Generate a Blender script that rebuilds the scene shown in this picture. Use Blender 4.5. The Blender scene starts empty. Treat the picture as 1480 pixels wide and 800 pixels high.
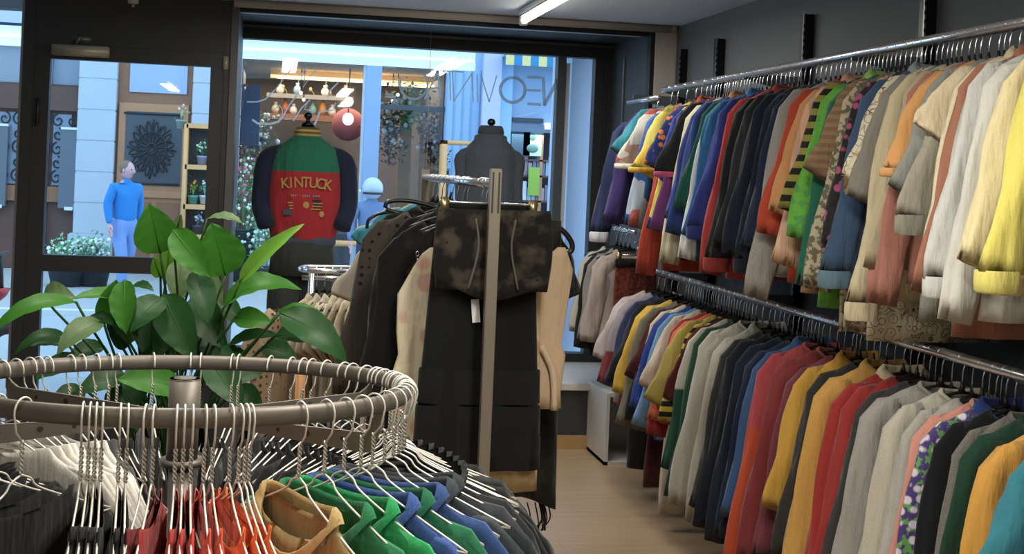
import bpy, bmesh, math, random
from math import sin, cos, pi, radians, atan, sqrt
from mathutils import Vector, Matrix
random.seed(11)
scene = bpy.context.scene
COL = scene.collection

# ------------------------------------------------------------------ camera
FPX, CX, CY, EYE = 1800.0, 680.0, 247.0, 1.6
PSI, RHO = radians(9), radians(2.4)
cf = Vector((sin(PSI), cos(PSI), 0)); cr0 = Vector((cos(PSI), -sin(PSI), 0)); cz = Vector((0, 0, 1))
cr = cos(RHO)*cr0 + sin(RHO)*cz
cu = -sin(RHO)*cr0 + cos(RHO)*cz
cam_data = bpy.data.cameras.new('camera'); cam = bpy.data.objects.new('camera', cam_data); COL.objects.link(cam)
cam.matrix_world = Matrix(((cr.x, cu.x, -cf.x, 0), (cr.y, cu.y, -cf.y, 0), (cr.z, cu.z, -cf.z, EYE), (0, 0, 0, 1)))
cam_data.sensor_width = 36; cam_data.lens = 36*FPX/1480
cam_data.shift_x = (740-CX)/1480; cam_data.shift_y = (CY-400)/1480
cam_data.clip_start = 0.05; cam_data.clip_end = 200
scene.camera = cam
ORG = Vector((0, 0, EYE))
def ray(px, py): return cf + (px-CX)/FPX*cr - (py-CY)/FPX*cu
def at(px, py, Y):
    d = ray(px, py); return ORG + d*(Y/d.y)

# ------------------------------------------------------------------ world, lights, exposure
world = bpy.data.worlds.new('world'); scene.world = world; world.use_nodes = True
wn = world.node_tree.nodes; bg = wn['Background']
bg.inputs[0].default_value = (0.62, 0.88, 1.0, 1); bg.inputs[1].default_value = 2.7
def area(name, loc, size, power, color, rot=(0, 0, 0), sy=None):
    d = bpy.data.lights.new(name, 'AREA'); d.energy = power; d.color = color
    d.shape = 'RECTANGLE'; d.size = size; d.size_y = sy or size
    o = bpy.data.objects.new(name, d); o.location = loc; o.rotation_euler = rot; COL.objects.link(o); return o
scene.view_settings.view_transform = 'Standard'; scene.view_settings.look = 'None'
scene.view_settings.exposure = 0.0; scene.view_settings.gamma = 1.0
scene.view_settings.use_curve_mapping = False
scene.cycles.max_bounces = 8; scene.cycles.transparent_max_bounces = 12
scene.cycles.caustics_reflective = False; scene.cycles.caustics_refractive = False
scene.cycles.sample_clamp_indirect = 4

# ------------------------------------------------------------------ materials
def lin(c):
    return tuple(((v/255)/12.92 if v/255 <= .04045 else ((v/255+.055)/1.055)**2.4) for v in c)
def hexc(h): h = h.lstrip('#'); return (int(h[0:2], 16), int(h[2:4], 16), int(h[4:6], 16))
def C4(h): return (*lin(hexc(h)), 1)
MATS = {}
def new_mat(key):
    m = bpy.data.materials.new(key); m.use_nodes = True; nt = m.node_tree
    return m, nt, nt.nodes, nt.links, nt.nodes['Principled BSDF']
def mat(key, h, rough=.6, metal=0, bump=0, bscale=60, emit=None, estr=0, spec=None, var=0, vscale=4):
    if key in MATS: return MATS[key]
    m, nt, N, L, b = new_mat(key)
    b.inputs['Base Color'].default_value = C4(h); b.inputs['Roughness'].default_value = rough
    b.inputs['Metallic'].default_value = metal
    if spec is not None: b.inputs['Specular IOR Level'].default_value = spec
    if emit: b.inputs['Emission Color'].default_value = C4(emit); b.inputs['Emission Strength'].default_value = estr
    if bump or var:
        tc = N.new('ShaderNodeTexCoord'); nz = N.new('ShaderNodeTexNoise'); nz.inputs['Scale'].default_value = bscale
        L.new(tc.outputs['Object'], nz.inputs['Vector'])
        if bump:
            bp = N.new('ShaderNodeBump'); bp.inputs['Strength'].default_value = bump; bp.inputs['Distance'].default_value = .01
            L.new(nz.outputs['Fac'], bp.inputs['Height']); L.new(bp.outputs['Normal'], b.inputs['Normal'])
        if var:
            n2 = N.new('ShaderNodeTexNoise'); n2.inputs['Scale'].default_value = vscale; n2.inputs['Detail'].default_value = 5
            L.new(tc.outputs['Object'], n2.inputs['Vector'])
            mx = N.new('ShaderNodeMix'); mx.data_type = 'RGBA'; c = C4(h)
            mx.inputs[6].default_value = tuple(v*(1-var) for v in c[:3])+(1,)
            mx.inputs[7].default_value = tuple(min(1, v*(1+var)) for v in c[:3])+(1,)
            L.new(n2.outputs['Fac'], mx.inputs[0]); L.new(mx.outputs[2], b.inputs['Base Color'])
    MATS[key] = m; return m

def soft(h, k=.16):
    r, g, b = hexc(h); y = .3*r+.59*g+.11*b
    return '#%02x%02x%02x' % tuple(int(round(v+(y-v)*k)) for v in (r, g, b))
def cloth(h, pat=None, h2='#ffffff', h3=None, sheer=False):
    """fabric: plain or with a pattern that belongs to the cloth"""
    key = 'cloth_%s_%s_%s_%s' % (h, pat, h2, h3)
    if key in MATS: return MATS[key]
    m, nt, N, L, b = new_mat(key)
    b.inputs['Roughness'].default_value = .92; b.inputs['Specular IOR Level'].default_value = .15
    b.inputs['Sheen Weight'].default_value = .12
    tc = N.new('ShaderNodeTexCoord')
    nz = N.new('ShaderNodeTexNoise'); nz.inputs['Scale'].default_value = 9; nz.inputs['Detail'].default_value = 3
    mpz = N.new('ShaderNodeMapping'); mpz.inputs['Scale'].default_value = (2.6, 2.6, .55); L.new(tc.outputs['Object'], mpz.inputs['Vector']); L.new(mpz.outputs[0], nz.inputs['Vector'])
    fine = N.new('ShaderNodeTexNoise'); fine.inputs['Scale'].default_value = 260
    L.new(tc.outputs['Object'], fine.inputs['Vector'])
    bp = N.new('ShaderNodeBump'); bp.inputs['Strength'].default_value = .55; bp.inputs['Distance'].default_value = .028
    b2 = N.new('ShaderNodeBump'); b2.inputs['Strength'].default_value = .25; b2.inputs['Distance'].default_value = .002
    L.new(nz.outputs['Fac'], bp.inputs['Height']); L.new(fine.outputs['Fac'], b2.inputs['Height'])
    L.new(bp.outputs['Normal'], b2.inputs['Normal']); L.new(b2.outputs['Normal'], b.inputs['Normal'])
    def rgb(a, f, c, thr=None):
        mx = N.new('ShaderNodeMix'); mx.data_type = 'RGBA'
        if isinstance(a, tuple): mx.inputs[6].default_value = a
        else: L.new(a, mx.inputs[6])
        mx.inputs[7].default_value = c
        if thr is not None:
            g = N.new('ShaderNodeMapRange'); g.inputs[1].default_value = thr[0]; g.inputs[2].default_value = thr[1]
            L.new(f, g.inputs[0]); f = g.outputs[0]
        L.new(f, mx.inputs[0]); return mx.outputs[2]
    base = C4(soft(h)); c2 = C4(soft(h2)); c3 = C4(soft(h2 if h3 in (None, 'x') else h3))
    if pat is None:
        out = rgb(base, fine.outputs['Fac'], tuple(v*.8 for v in base[:3])+(1,))
    elif pat == 'heather':
        out = rgb(base, fine.outputs['Fac'], c2, (.3, .8))
    elif pat in ('floral', 'floral_big'):
        sc = 30 if pat == 'floral' else 11
        v = N.new('ShaderNodeTexVoronoi'); v.inputs['Scale'].default_value = sc
        L.new(tc.outputs['Object'], v.inputs['Vector'])
        v2 = N.new('ShaderNodeTexNoise'); v2.inputs['Scale'].default_value = sc*1.3; v2.inputs['Detail'].default_value = 4
        L.new(tc.outputs['Object'], v2.inputs['Vector'])
        o1 = rgb(base, v2.outputs['Fac'], c3, (.52, .56))
        out = rgb(o1, v.outputs['Distance'], c2, (.42, .3))
    elif pat in ('hstripe', 'vstripe'):
        w = N.new('ShaderNodeTexWave'); w.bands_direction = 'Z' if pat == 'hstripe' else 'X'
        w.inputs['Scale'].default_value = 7.0 if h3 is None else 12; w.inputs['Distortion'].default_value = .4
        L.new(tc.outputs['Object'], w.inputs['Vector'])
        out = rgb(base, w.outputs['Fac'], c2, (.45, .55))
    elif pat == 'tweed':
        v2 = N.new('ShaderNodeTexNoise'); v2.inputs['Scale'].default_value = 55; v2.inputs['Detail'].default_value = 5
        L.new(tc.outputs['Object'], v2.inputs['Vector'])
        out = rgb(base, v2.outputs['Fac'], c2, (.47, .53))
    elif pat == 'patch':
        v = N.new('ShaderNodeTexVoronoi'); v.inputs['Scale'].default_value = 7; v.distance = 'CHEBYCHEV'
        L.new(tc.outputs['Object'], v.inputs['Vector'])
        sx = N.new('ShaderNodeSeparateColor'); L.new(v.outputs['Color'], sx.inputs[0])
        o1 = rgb(base, sx.outputs[0], c2, (.58, .6)); out = rgb(o1, sx.outputs[1], c3, (.62, .64))
    elif pat == 'yoke':      # top of the garment in a second colour
        sp = N.new('ShaderNodeSeparateXYZ'); L.new(tc.outputs['Object'], sp.inputs[0])
        out = rgb(base, sp.outputs[2], c2, (-.405, -.395))
    elif pat == 'sidestripe':  # coloured stripe running down the outer sleeve
        sp = N.new('ShaderNodeSeparateXYZ'); L.new(tc.outputs['Object'], sp.inputs[0])
        o1 = rgb(base, sp.outputs[0], c2, (-.262, -.268)); out = o1
    elif pat == 'lace':
        v = N.new('ShaderNodeTexVoronoi'); v.inputs['Scale'].default_value = 30
        L.new(tc.outputs['Object'], v.inputs['Vector'])
        v2 = N.new('ShaderNodeTexNoise'); v2.inputs['Scale'].default_value = 14; v2.inputs['Detail'].default_value = 6
        L.new(tc.outputs['Object'], v2.inputs['Vector'])
        o1 = rgb(base, v2.outputs['Fac'], c2, (.46, .62)); out = rgb(o1, v.outputs['Distance'], base, (.16, .08))
    elif pat == 'dots':
        v = N.new('ShaderNodeTexVoronoi'); v.inputs['Scale'].default_value = 34; v.inputs['Randomness'].default_value = .25
        L.new(tc.outputs['Object'], v.inputs['Vector'])
        out = rgb(base, v.outputs['Distance'], c2, (.3, .22))
    elif pat == 'curls':
        v = N.new('ShaderNodeTexVoronoi'); v.inputs['Scale'].default_value = 32; v.inputs['Randomness'].default_value = 1
        L.new(tc.outputs['Object'], v.inputs['Vector'])
        w = N.new('ShaderNodeMath'); w.operation = 'SINE'; k = N.new('ShaderNodeMath'); k.operation = 'MULTIPLY'; k.inputs[1].default_value = 18
        L.new(v.outputs['Distance'], k.inputs[0]); L.new(k.outputs[0], w.inputs[0])
        out = rgb(base, w.outputs[0], c2, (.8, .95))
    L.new(out, b.inputs['Base Color'])
    MATS[key] = m; return m

def glass_mat(key='window_glass', tint='#f2f7ff', refl=.09):
    if key in MATS: return MATS[key]
    m = bpy.data.materials.new(key); m.use_nodes = True; nt = m.node_tree; N = nt.nodes; L = nt.links; N.clear()
    o = N.new('ShaderNodeOutputMaterial'); t = N.new('ShaderNodeBsdfTransparent'); t.inputs[0].default_value = C4(tint)
    g = N.new('ShaderNodeBsdfGlossy'); g.inputs['Roughness'].default_value = .02
    lw = N.new('ShaderNodeLayerWeight'); lw.inputs[0].default_value = .15
    ad = N.new('ShaderNodeMath'); ad.operation = 'MULTIPLY_ADD'; ad.inputs[1].default_value = .6; ad.inputs[2].default_value = refl*.5
    L.new(lw.outputs['Facing'], ad.inputs[0])
    mx = N.new('ShaderNodeMixShader'); L.new(ad.outputs[0], mx.inputs[0]); L.new(t.outputs[0], mx.inputs[1]); L.new(g.outputs[0], mx.inputs[2])
    L.new(mx.outputs[0], o.inputs[0]); MATS[key] = m; return m

CHROME = mat('chrome', '#e6eaf0', .22, .9)
STEEL = mat('satin_steel', '#9c9890', .34, 1)
RINGM = mat('ring_metal', '#6c665f', .5, .5)
WIRE = mat('wire_metal', '#dcd8ce', .35, .35)
BLACKP = mat('black_plastic', '#17181a', .45)
DARKF = mat('dark_frame', '#23272b', .5)

# ------------------------------------------------------------------ mesh helpers
def setp(o, label=None, cat=None, group=None, kind=None):
    if label: o['label'] = label
    if cat: o['category'] = cat
    if group: o['group'] = group
    if kind: o['kind'] = kind
    return o
def root(name, label, cat, loc=(0, 0, 0), rz=0, group=None):
    o = bpy.data.objects.new(name, None); o.location = loc; o.rotation_euler = (0, 0, rz); o.empty_display_size = .05
    COL.objects.link(o); return setp(o, label, cat, group)
def obj(name, bm, m, parent=None, smooth=True):
    me = bpy.data.meshes.new(name)
    bmesh.ops.recalc_face_normals(bm, faces=bm.faces)
    bm.to_mesh(me); bm.free()
    for mm in (m if isinstance(m, (list, tuple)) else [m]): me.materials.append(mm)
    if smooth:
        me.polygons.foreach_set('use_smooth', [True]*len(me.polygons))
    o = bpy.data.objects.new(name, me); COL.objects.link(o)
    if parent: o.parent = parent
    return o
def dup(o, loc=None, rz=None, label=None):
    c = o.copy(); COL.objects.link(c)
    for k in list(o.children):
        d = k.copy(); COL.objects.link(d); d.parent = c
        for g in list(k.children):
            e = g.copy(); COL.objects.link(e); e.parent = d
    if loc is not None: c.location = loc
    if rz is not None: c.rotation_euler = (0, 0, rz)
    if label: c['label'] = label
    return c
def box(bm, x0, x1, y0, y1, z0, z1, bev=0, mi=0):
    vs = [bm.verts.new(p) for p in ((x0, y0, z0), (x1, y0, z0), (x1, y1, z0), (x0, y1, z0), (x0, y0, z1), (x1, y0, z1), (x1, y1, z1), (x0, y1, z1))]
    fs = [bm.faces.new([vs[i] for i in f]) for f in ((0, 3, 2, 1), (4, 5, 6, 7), (0, 1, 5, 4), (1, 2, 6, 5), (2, 3, 7, 6), (3, 0, 4, 7))]
    for f in fs: f.material_index = mi
    if bev:
        es = list({e for f in fs for e in f.edges})
        bmesh.ops.bevel(bm, geom=es, offset=bev, segments=2, affect='EDGES')
    return vs
def bx(name, dims, m, parent=None, bev=0, smooth=False):
    bm = bmesh.new(); box(bm, *dims, bev=bev); return obj(name, bm, m, parent, smooth)
def frame_of(t):
    t = t.normalized(); a = Vector((0, 0, 1)) if abs(t.z) < .9 else Vector((1, 0, 0))
    u = t.cross(a).normalized(); return u, t.cross(u).normalized()
def loft(bm, rings, cap0=True, cap1=True, mi=0, close=True):
    R = [[bm.verts.new(p) for p in r] for r in rings]
    n = len(R[0])
    for a, b in zip(R, R[1:]):
        for i in range(n if close else n-1):
            f = bm.faces.new((a[i], a[(i+1) % n], b[(i+1) % n], b[i])); f.material_index = mi
    if cap0: bm.faces.new(list(reversed(R[0]))).material_index = mi
    if cap1: bm.faces.new(R[-1]).material_index = mi
    return R
def tube(bm, pts, r, n=8, mi=0, closed=False, up=None, ry=None):
    pts = [Vector(p) for p in pts]; rings = []
    rs = r if isinstance(r, (list, tuple)) else [r]*len(pts)
    pu = None
    for i, p in enumerate(pts):
        if closed: t = pts[(i+1) % len(pts)] - pts[i-1]
        else: t = pts[min(i+1, len(pts)-1)] - pts[max(i-1, 0)]
        t.normalize()
        if up is not None: v = Vector(up); u = t.cross(v).normalized(); v = u.cross(t).normalized()
        else:
            if pu is None: u, v = frame_of(t)
            else:
                u = (pu - t*pu.dot(t)).normalized(); v = t.cross(u)
            pu = u
        rr = rs[i]; r2 = ry if ry is not None else rr
        rings.append([p + u*cos(2*pi*k/n)*rr + v*sin(2*pi*k/n)*r2 for k in range(n)])
    if closed:
        rings.append(rings[0]); R = [[bm.verts.new(q) for q in rg] for rg in rings[:-1]]; R.append(R[0])
        for a, b in zip(R, R[1:]):
            for i in range(n):
                f = bm.faces.new((a[i], a[(i+1) % n], b[(i+1) % n], b[i])); f.material_index = mi
    else: loft(bm, rings, mi=mi)
def bez(p, n=16):
    p = [Vector(q) for q in p]; out = []
    P = [2*p[0]-p[1]]+p+[2*p[-1]-p[-2]]
    for i in range(1, len(P)-2):
        for k in range(n):
            t = k/n; a, b, c, d = P[i-1:i+3]
            out.append(.5*((2*b)+(c-a)*t+(2*a-5*b+4*c-d)*t*t+(3*b-a-3*c+d)*t**3))
    out.append(p[-1]); return out
def ball(bm, c, r, n=10, sx=1, sy=1, sz=1, mi=0):
    res = bmesh.ops.create_uvsphere(bm, u_segments=n, v_segments=max(6, n*2//3), radius=r)
    for v in res['verts']:
        v.co = Vector((v.co.x*sx, v.co.y*sy, v.co.z*sz)) + Vector(c)
        for f in v.link_faces: f.material_index = mi

def structure(o): o['kind'] = 'structure'; return o
#@@STRUCTURE
D = 7.126; XW = 2.32; XL = -3.6; YB = -2.2; ZC = 2.5
# ---- materials of the room
def floor_mat():
    m, nt, N, L, b = new_mat('laminate_floor')
    tc = N.new('ShaderNodeTexCoord'); mp = N.new('ShaderNodeMapping'); mp.inputs['Rotation'].default_value = (0, 0, 0)
    mp.inputs['Scale'].default_value = (1, 1, 1)
    L.new(tc.outputs['Object'], mp.inputs['Vector'])
    br = N.new('ShaderNodeTexBrick'); br.inputs['Scale'].default_value = 1; br.inputs['Brick Width'].default_value = 1.3; br.inputs['Row Height'].default_value = .19
    br.inputs['Mortar Size'].default_value = .0012; br.inputs['Color1'].default_value = C4('#b7a186'); br.inputs['Color2'].default_value = C4('#ae987d'); br.inputs['Mortar'].default_value = C4('#8e7a62')
    L.new(mp.outputs[0], br.inputs['Vector'])
    nz = N.new('ShaderNodeTexNoise'); nz.inputs['Scale'].default_value = 3; nz.inputs['Detail'].default_value = 6
    m2 = N.new('ShaderNodeMapping'); m2.inputs['Scale'].default_value = (1, 9, 1); L.new(tc.outputs['Object'], m2.inputs['Vector']); L.new(m2.outputs[0], nz.inputs['Vector'])
    mx = N.new('ShaderNodeMix'); mx.data_type = 'RGBA'; mx.blend_type = 'MULTIPLY'; mx.inputs[0].default_value = .35
    cr_ = N.new('ShaderNodeValToRGB'); cr_.color_ramp.elements[0].position = .35; cr_.color_ramp.elements[0].color = (.62, .52, .42, 1); cr_.color_ramp.elements[1].position = .65; cr_.color_ramp.elements[1].color = (1, 1, 1, 1)
    L.new(nz.outputs['Fac'], cr_.inputs[0]); L.new(br.outputs['Color'], mx.inputs[6]); L.new(cr_.outputs[0], mx.inputs[7]); L.new(mx.outputs[2], b.inputs['Base Color'])
    b.inputs['Roughness'].default_value = .32; b.inputs['Specular IOR Level'].default_value = .5
    return m
WALLG = mat('dark_grey_paint', '#5a6064', .75, bump=.08, bscale=90, var=.06, vscale=3)
WALLF = mat('black_paint', '#33373a', .7, bump=.05, bscale=80)
CEIL = mat('ceiling_paint', '#d2dcec', .85, bump=.03, bscale=50)
TRIMG = mat('beige_grey_trim', '#b8b3aa', .6)
WOODB = mat('wood_skirting', '#a98a5c', .5, var=.12, vscale=12)
PALE = mat('pale_plaster', '#c9d2dd', .8, var=.04)
structure(bx('floor', (XL, XW, YB, D+.02, -.05, 0), floor_mat()))
structure(bx('ceiling', (XL, XW, YB, D, ZC, ZC+.08), CEIL))
structure(bx('wall_right', (XW, XW+.12, YB, D+.02, 0, ZC), WALLG))
structure(bx('wall_left', (XL-.12, XL, YB, D+.02, 0, ZC), WALLG))
structure(bx('wall_back', (XL, XW, YB-.12, YB, 0, ZC), mat('back_wall_paint', '#8b8a86', .8, var=.05)))
# ---- front wall: under the display window, column, posts
XN = 2.17; YG = 7.95   # window niche right side and glass plane
structure(bx('wall_front', (-.30, XN+.02, D-.02, D+.04, 0, .345), WALLF))
structure(bx('baseboard_front', (-.2, 1.98, D-.035, D-.02, 0, .08), WOODB))
structure(bx('trim_1', (-.32, XN+.15, D-.05, YG, .345, .385), mat('sill_paint', '#c9c8c6', .55), bev=.004))   # display platform
structure(bx('trim_2', (XN+.02, XW, D-.06, D+.03, 0, ZC), TRIMG, bev=.004))     # beige column
structure(bx('trim_3', (XN-.005, XN+.02, D-.045, D+.03, .38, ZC-.03), mat('black_edge', '#15181b', .5)))
bm = bmesh.new(); tube(bm, [(-.25, D-.09, 2.475), (XN+.1, D-.09, 2.478)], .022, 10); tube(bm, [(XN+.09, D-.09, 2.478), (XW-.02, D-.09, 2.485)], .017, 10)
structure(obj('trim_4', bm, TRIMG))
structure(bx('wall_niche', (XN, XN+.12, D+.03, YG+.05, .385, ZC), mat('niche_side_paint', '#4b5158', .6, bump=.05, bscale=60, var=.1)))
structure(bx('trim_5', (-.22, XN, D, D+.03, 2.44, 2.5), mat('black_edge', '#15181b', .5)))
structure(bx('ceiling_niche', (-.3, XN+.12, D+.03, YG+.1, 2.47, 2.53), mat('niche_ceiling_paint', '#30363c', .6)))
structure(bx('trim_6', (-.22, XN, D+.06, D+.2, 2.455, 2.472), mat('pale_strip', '#cfd6e2', .5)))
structure(bx('trim_7', (-.22, XN, YG-.06, YG-.03, 2.44, 2.455), mat('thin_metal_strip', '#70767c', .3, .8)))
# glass frame of the display window
def window_frame():
    w = structure(bx('window_1', (-.34, XN, YG+.018, YG+.026, .40, 2.37), glass_mat(), None))
    bm = bmesh.new()
    box(bm, -.42, XN, YG-.04, YG+.06, 2.37, 2.48); box(bm, -.42, XN, YG-.04, YG+.06, .385, .44)
    xr0 = at(855, 200, YG).x
    box(bm, xr0, XN, YG-.03, YG+.06, .4, 2.4)
    box(bm, xr0+.06, xr0+.075, YG-.045, YG-.03, .4, 2.4)
    f = obj('window_frame', bm, DARKF, w, False)
    a, b = at(801, 200, YG).x, at(813, 200, YG).x
    f2 = bx('window_mullion', (a, b, YG-.03, YG+.06, .44, 2.37), mat('mullion_grey', '#4d565e', .5), w)
    bx('window_bead', (b, b+.03, YG-.01, YG+.05, .44, 2.33), mat('pale_bead', '#cfd8e4', .5), w)
    return w
window_frame()
bm = bmesh.new(); box(bm, XN-.012, XN-.004, 7.62, 7.635, .8, 2.36)
structure(obj('trim_8', bm, STEEL, None, False))

# ---- left post, door and side window
PX0, PX1 = at(36, 60, D).x, at(345, 60, D).x      # outer edges of the dark door frame
GX0, GX1 = at(74, 90, D).x, at(305, 97, D).x
structure(bx('trim_9', (PX1-.04, PX1, D-.06, D+.9, 0, ZC-.005), mat('post_edge_grey', '#4a4b4d', .5)))
structure(bx('trim_10', (GX1+.075, PX1-.04, D-.04, D+.06, 0, ZC-.005), DARKF))
structure(bx('trim_11', (PX0, GX0-.085, D-.04, D+.06, 0, ZC-.005), DARKF))
structure(bx('trim_12', (GX0-.085, GX1+.075, D-.035, D+.05, 2.2, ZC-.005), mat('dark_header', '#25292c', .55)))
d = structure(bx('door_1', (GX0, GX1, D+.001, D+.009, .1, 2.12), glass_mat('door_glass', '#eef5ff', .05)))
bm = bmesh.new()
box(bm, GX0-.085, GX0, D-.03, D+.03, 0.01, 2.2); box(bm, GX1, GX1+.075, D-.03, D+.03, 0.01, 2.2)
box(bm, GX0, GX1, D-.03, D+.03, 2.12, 2.2); box(bm, GX0, GX1, D-.03, D+.03, .955, 1.045); box(bm, GX0, GX1, D-.03, D+.03, 0.01, .12)
obj('door_frame', bm, DARKF, d, False)
bm = bmesh.new(); p = at(327, 90, D)
box(bm, p.x-.016, p.x+.016, D-.05, D-.03, p.z-.045, p.z+.03, bev=.003)
obj('door_hinge', bm, mat('beige_metal', '#a9a493', .4, .3), d, True)
bm = bmesh.new(); p = at(100, 105, D)
box(bm, GX0-.06, GX0-.045, D-.06, D-.03, 1.75, 1.9, bev=.003)
obj('door_pull', bm, BLACKP, d, True)
structure(bx('window_2', (XL, PX0, D+.001, D+.009, .1, ZC), glass_mat()))
structure(bx('trim_13', (XL, PX0, D-.03, D+.03, 0, .12), DARKF))
structure(bx('trim_14', (PX0-.014, PX0, D-.035, D+.03, .12, ZC-.005), mat('aluminium_bead', '#8f959b', .35, .8)))
# right wall: slotted uprights
for i, (y, z0) in enumerate(((6.88, .0), (6.28, .0), (5.19, .0), (4.16, .0), (3.1, .0), (2.05, 0))):
    t = root('slotted_wall_upright', ['slotted black wall upright nearest the display window', 'slotted black wall upright, second from the window',
        'slotted black wall upright, third from the window', 'slotted steel wall upright above the cream blouses', 'slotted wall upright behind the yellow shirt', 'slotted wall upright nearest the viewer'][i],
        'wall upright', (XW, y, 0), 0, 'slotted uprights on the dark right wall')
    bm = bmesh.new(); box(bm, -.05, 0, -.018, .018, .05, 2.35, bev=.002)
    obj('upright_channel', bm, mat('upright_dark', '#17191b', .4, .5), t, False)
    bm = bmesh.new(); box(bm, -.053, -.046, -.028, -.018, .05, 2.35)
    for k in range(70): box(bm, -.054, -.045, -.0285, -.027, .08+k*.032, .095+k*.032, mi=1)
    obj('slotted_edge', bm, [mat('upright_edge', '#777c80', .35, .8), BLACKP], t, False)
    for z in (2.07, 1.11):
        bm = bmesh.new()
        loft(bm, [[(-.31, yy, z+.004), (-.31, yy, z-.02), (-.05, yy, z-.07), (-.05, yy, z+.004)] for yy in (-.004, .004)])
        obj('rail_bracket', bm, mat('bracket_metal', '#8d9296', .3, .9), t, False)
# fluorescent tubes on the ceiling
def tube_light(x, y0, y1, label, power):
    t = root('fluorescent_ceiling_light', label, 'ceiling light', (x, (y0+y1)/2, ZC), 0, 'fluorescent battens on the shop ceiling')
    L2 = (y1-y0)/2
    bm = bmesh.new(); box(bm, -.03, .03, -L2, L2, -.04, 0, bev=.005); obj('light_housing', bm, mat('white_housing', '#e8e8e6', .5), t)
    bm = bmesh.new(); tube(bm, [(0, -L2+.02, -.06), (0, L2-.02, -.06)], .018, 10)
    obj('light_tube', bm, mat('tube_glow', '#fffbee', .4, emit='#fff6e0', estr=9), t)
    for s in (-1, 1):
        bm = bmesh.new(); box(bm, -.022, .022, s*L2-.02, s*L2+.02, -.085, -.03, bev=.004); obj('tube_holder', bm, mat('white_housing', '#e8e8e6', .5), t)
    a = area('tube_lamp', (x, (y0+y1)/2, ZC-.09), .12, power, (1, .93, .82), sy=y1-y0)
P1 = 22
tube_light(1.33, 5.2, 6.75, 'lit fluorescent batten visible at the top beside the window', P1)
tube_light(.1, 4.7, 6.2, 'lit fluorescent batten above the middle clothes stand', P1)
tube_light(.75, 1.3, 2.8, 'lit fluorescent batten above the aisle beside the wall rails', P1*2.2)
tube_light(-.4, 1.9, 3.4, 'lit fluorescent batten above the round rack', P1*1.1)
tube_light(.9, -1.2, .3, 'lit fluorescent batten behind the viewer on the right', P1*1.6)
tube_light(-1.2, -1.2, .3, 'lit fluorescent batten behind the viewer on the left', P1)
# small fittings
t = root('door_closer', 'beige metal door closer box above the door glass', 'door closer', (at(119, 75, D).x, D-.03, at(119, 75, D).z))
bm = bmesh.new(); box(bm, -.152, .152, -.05, 0, -.03, .03, bev=.004); obj('closer_body', bm, mat('closer_beige', '#a5a094', .4, .3), t)
bm = bmesh.new(); tube(bm, [(-.03, -.02, .03), (-.01, -.025, .07), (.0, 0, .085)], .009, 8); box(bm, -.05, .05, -.012, 0.0, .05, .085, bev=.003)
obj('closer_arm', bm, mat('closer_arm', '#6c6a66', .4, .6), t)
p = at(194, 3, D)
t = root('door_contact_sensor', 'small white sensor on the dark panel above the door', 'sensor', (p.x, D-.035, p.z))
bm = bmesh.new(); box(bm, -.028, .028, -.025, 0, -.015, .05, bev=.004); obj('sensor_body', bm, mat('sensor_white', '#b5b5b2', .5), t)
bm = bmesh.new(); tube(bm, [(0, -.012, -.012), (0, -.012, -.035)], .008, 8); obj('sensor_tip', bm, mat('sensor_grey', '#8a8a88', .5), t)
# white open plinth near the window at the end of the rails
t = root('white_plinth', 'white open-fronted shelf box on the floor under the rails beside the window', 'shelf box', (2.08, 6.95, 0))
bm = bmesh.new()
box(bm, -.2, .2, .14, .16, 0, .4); box(bm, -.2, -.18, -.25, .14, .0, .05); box(bm, -.2, .2, -.25, .14, .38, .4); box(bm, .18, .2, -.25, .14, 0, .38); box(bm, -.2, .2, -.25, .14, 0, .02)
box(bm, -.2, -.18, -.25, .14, .05, .38)
obj('box_shell', bm, mat('white_laminate', '#c6c6c4', .5), t, False)
#@@OUTSIDE
YF = 19.2
GZ = -.12
def PF(px, py, Y=YF): return at(px, py, Y)
def fx(px, Y=YF, py=230): return at(px, py, Y).x
def fz(py, px=400, Y=YF): return at(px, py, Y).z
STONE = mat('pale_stone', '#b4bdc8', .85, bump=.1, bscale=14, var=.06, vscale=3)
STONE2 = mat('pale_blue_render', '#a9b6c8', .8, var=.04)
DKW = mat('dark_brown_wood', '#5c4038', .6, var=.15, vscale=7)
BRW = mat('brown_wood', '#8f6248', .55, var=.15, vscale=7)
BRL = mat('light_brown_wood', '#b3805c', .55, var=.1, vscale=7)
PINE = mat('pine_wood', '#dba46c', .5, var=.12, vscale=9)
IRON = mat('wrought_iron', '#2a2f36', .5, .3)
DGL = mat('dark_door_glass', '#515a66', .15, spec=.6)
structure(bx('ground_road', (-14, 18, YG+.1, YF+1, GZ-.2, GZ-.06), mat('asphalt_street', '#a2a8ae', .8, bump=.2, bscale=40, var=.1, vscale=2)))
structure(bx('ground_sidewalk', (-14, 18, 14.4, YF, GZ-.06, GZ), mat('sidewalk_stone', '#a4a8ac', .8, bump=.1, bscale=20, var=.08, vscale=1.5)))
structure(bx('ground_kerb', (-14, 18, 14.25, 14.4, GZ-.08, GZ+.0), mat('kerb_stone', '#c9cdd0', .8, var=.08)))
structure(bx('ground_sidewalk_near', (-14, 18, YG-.8, 9.6, GZ-.06, -.05), mat('sidewalk_stone_near', '#9da3a8', .8, bump=.1, bscale=20, var=.08)))
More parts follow.
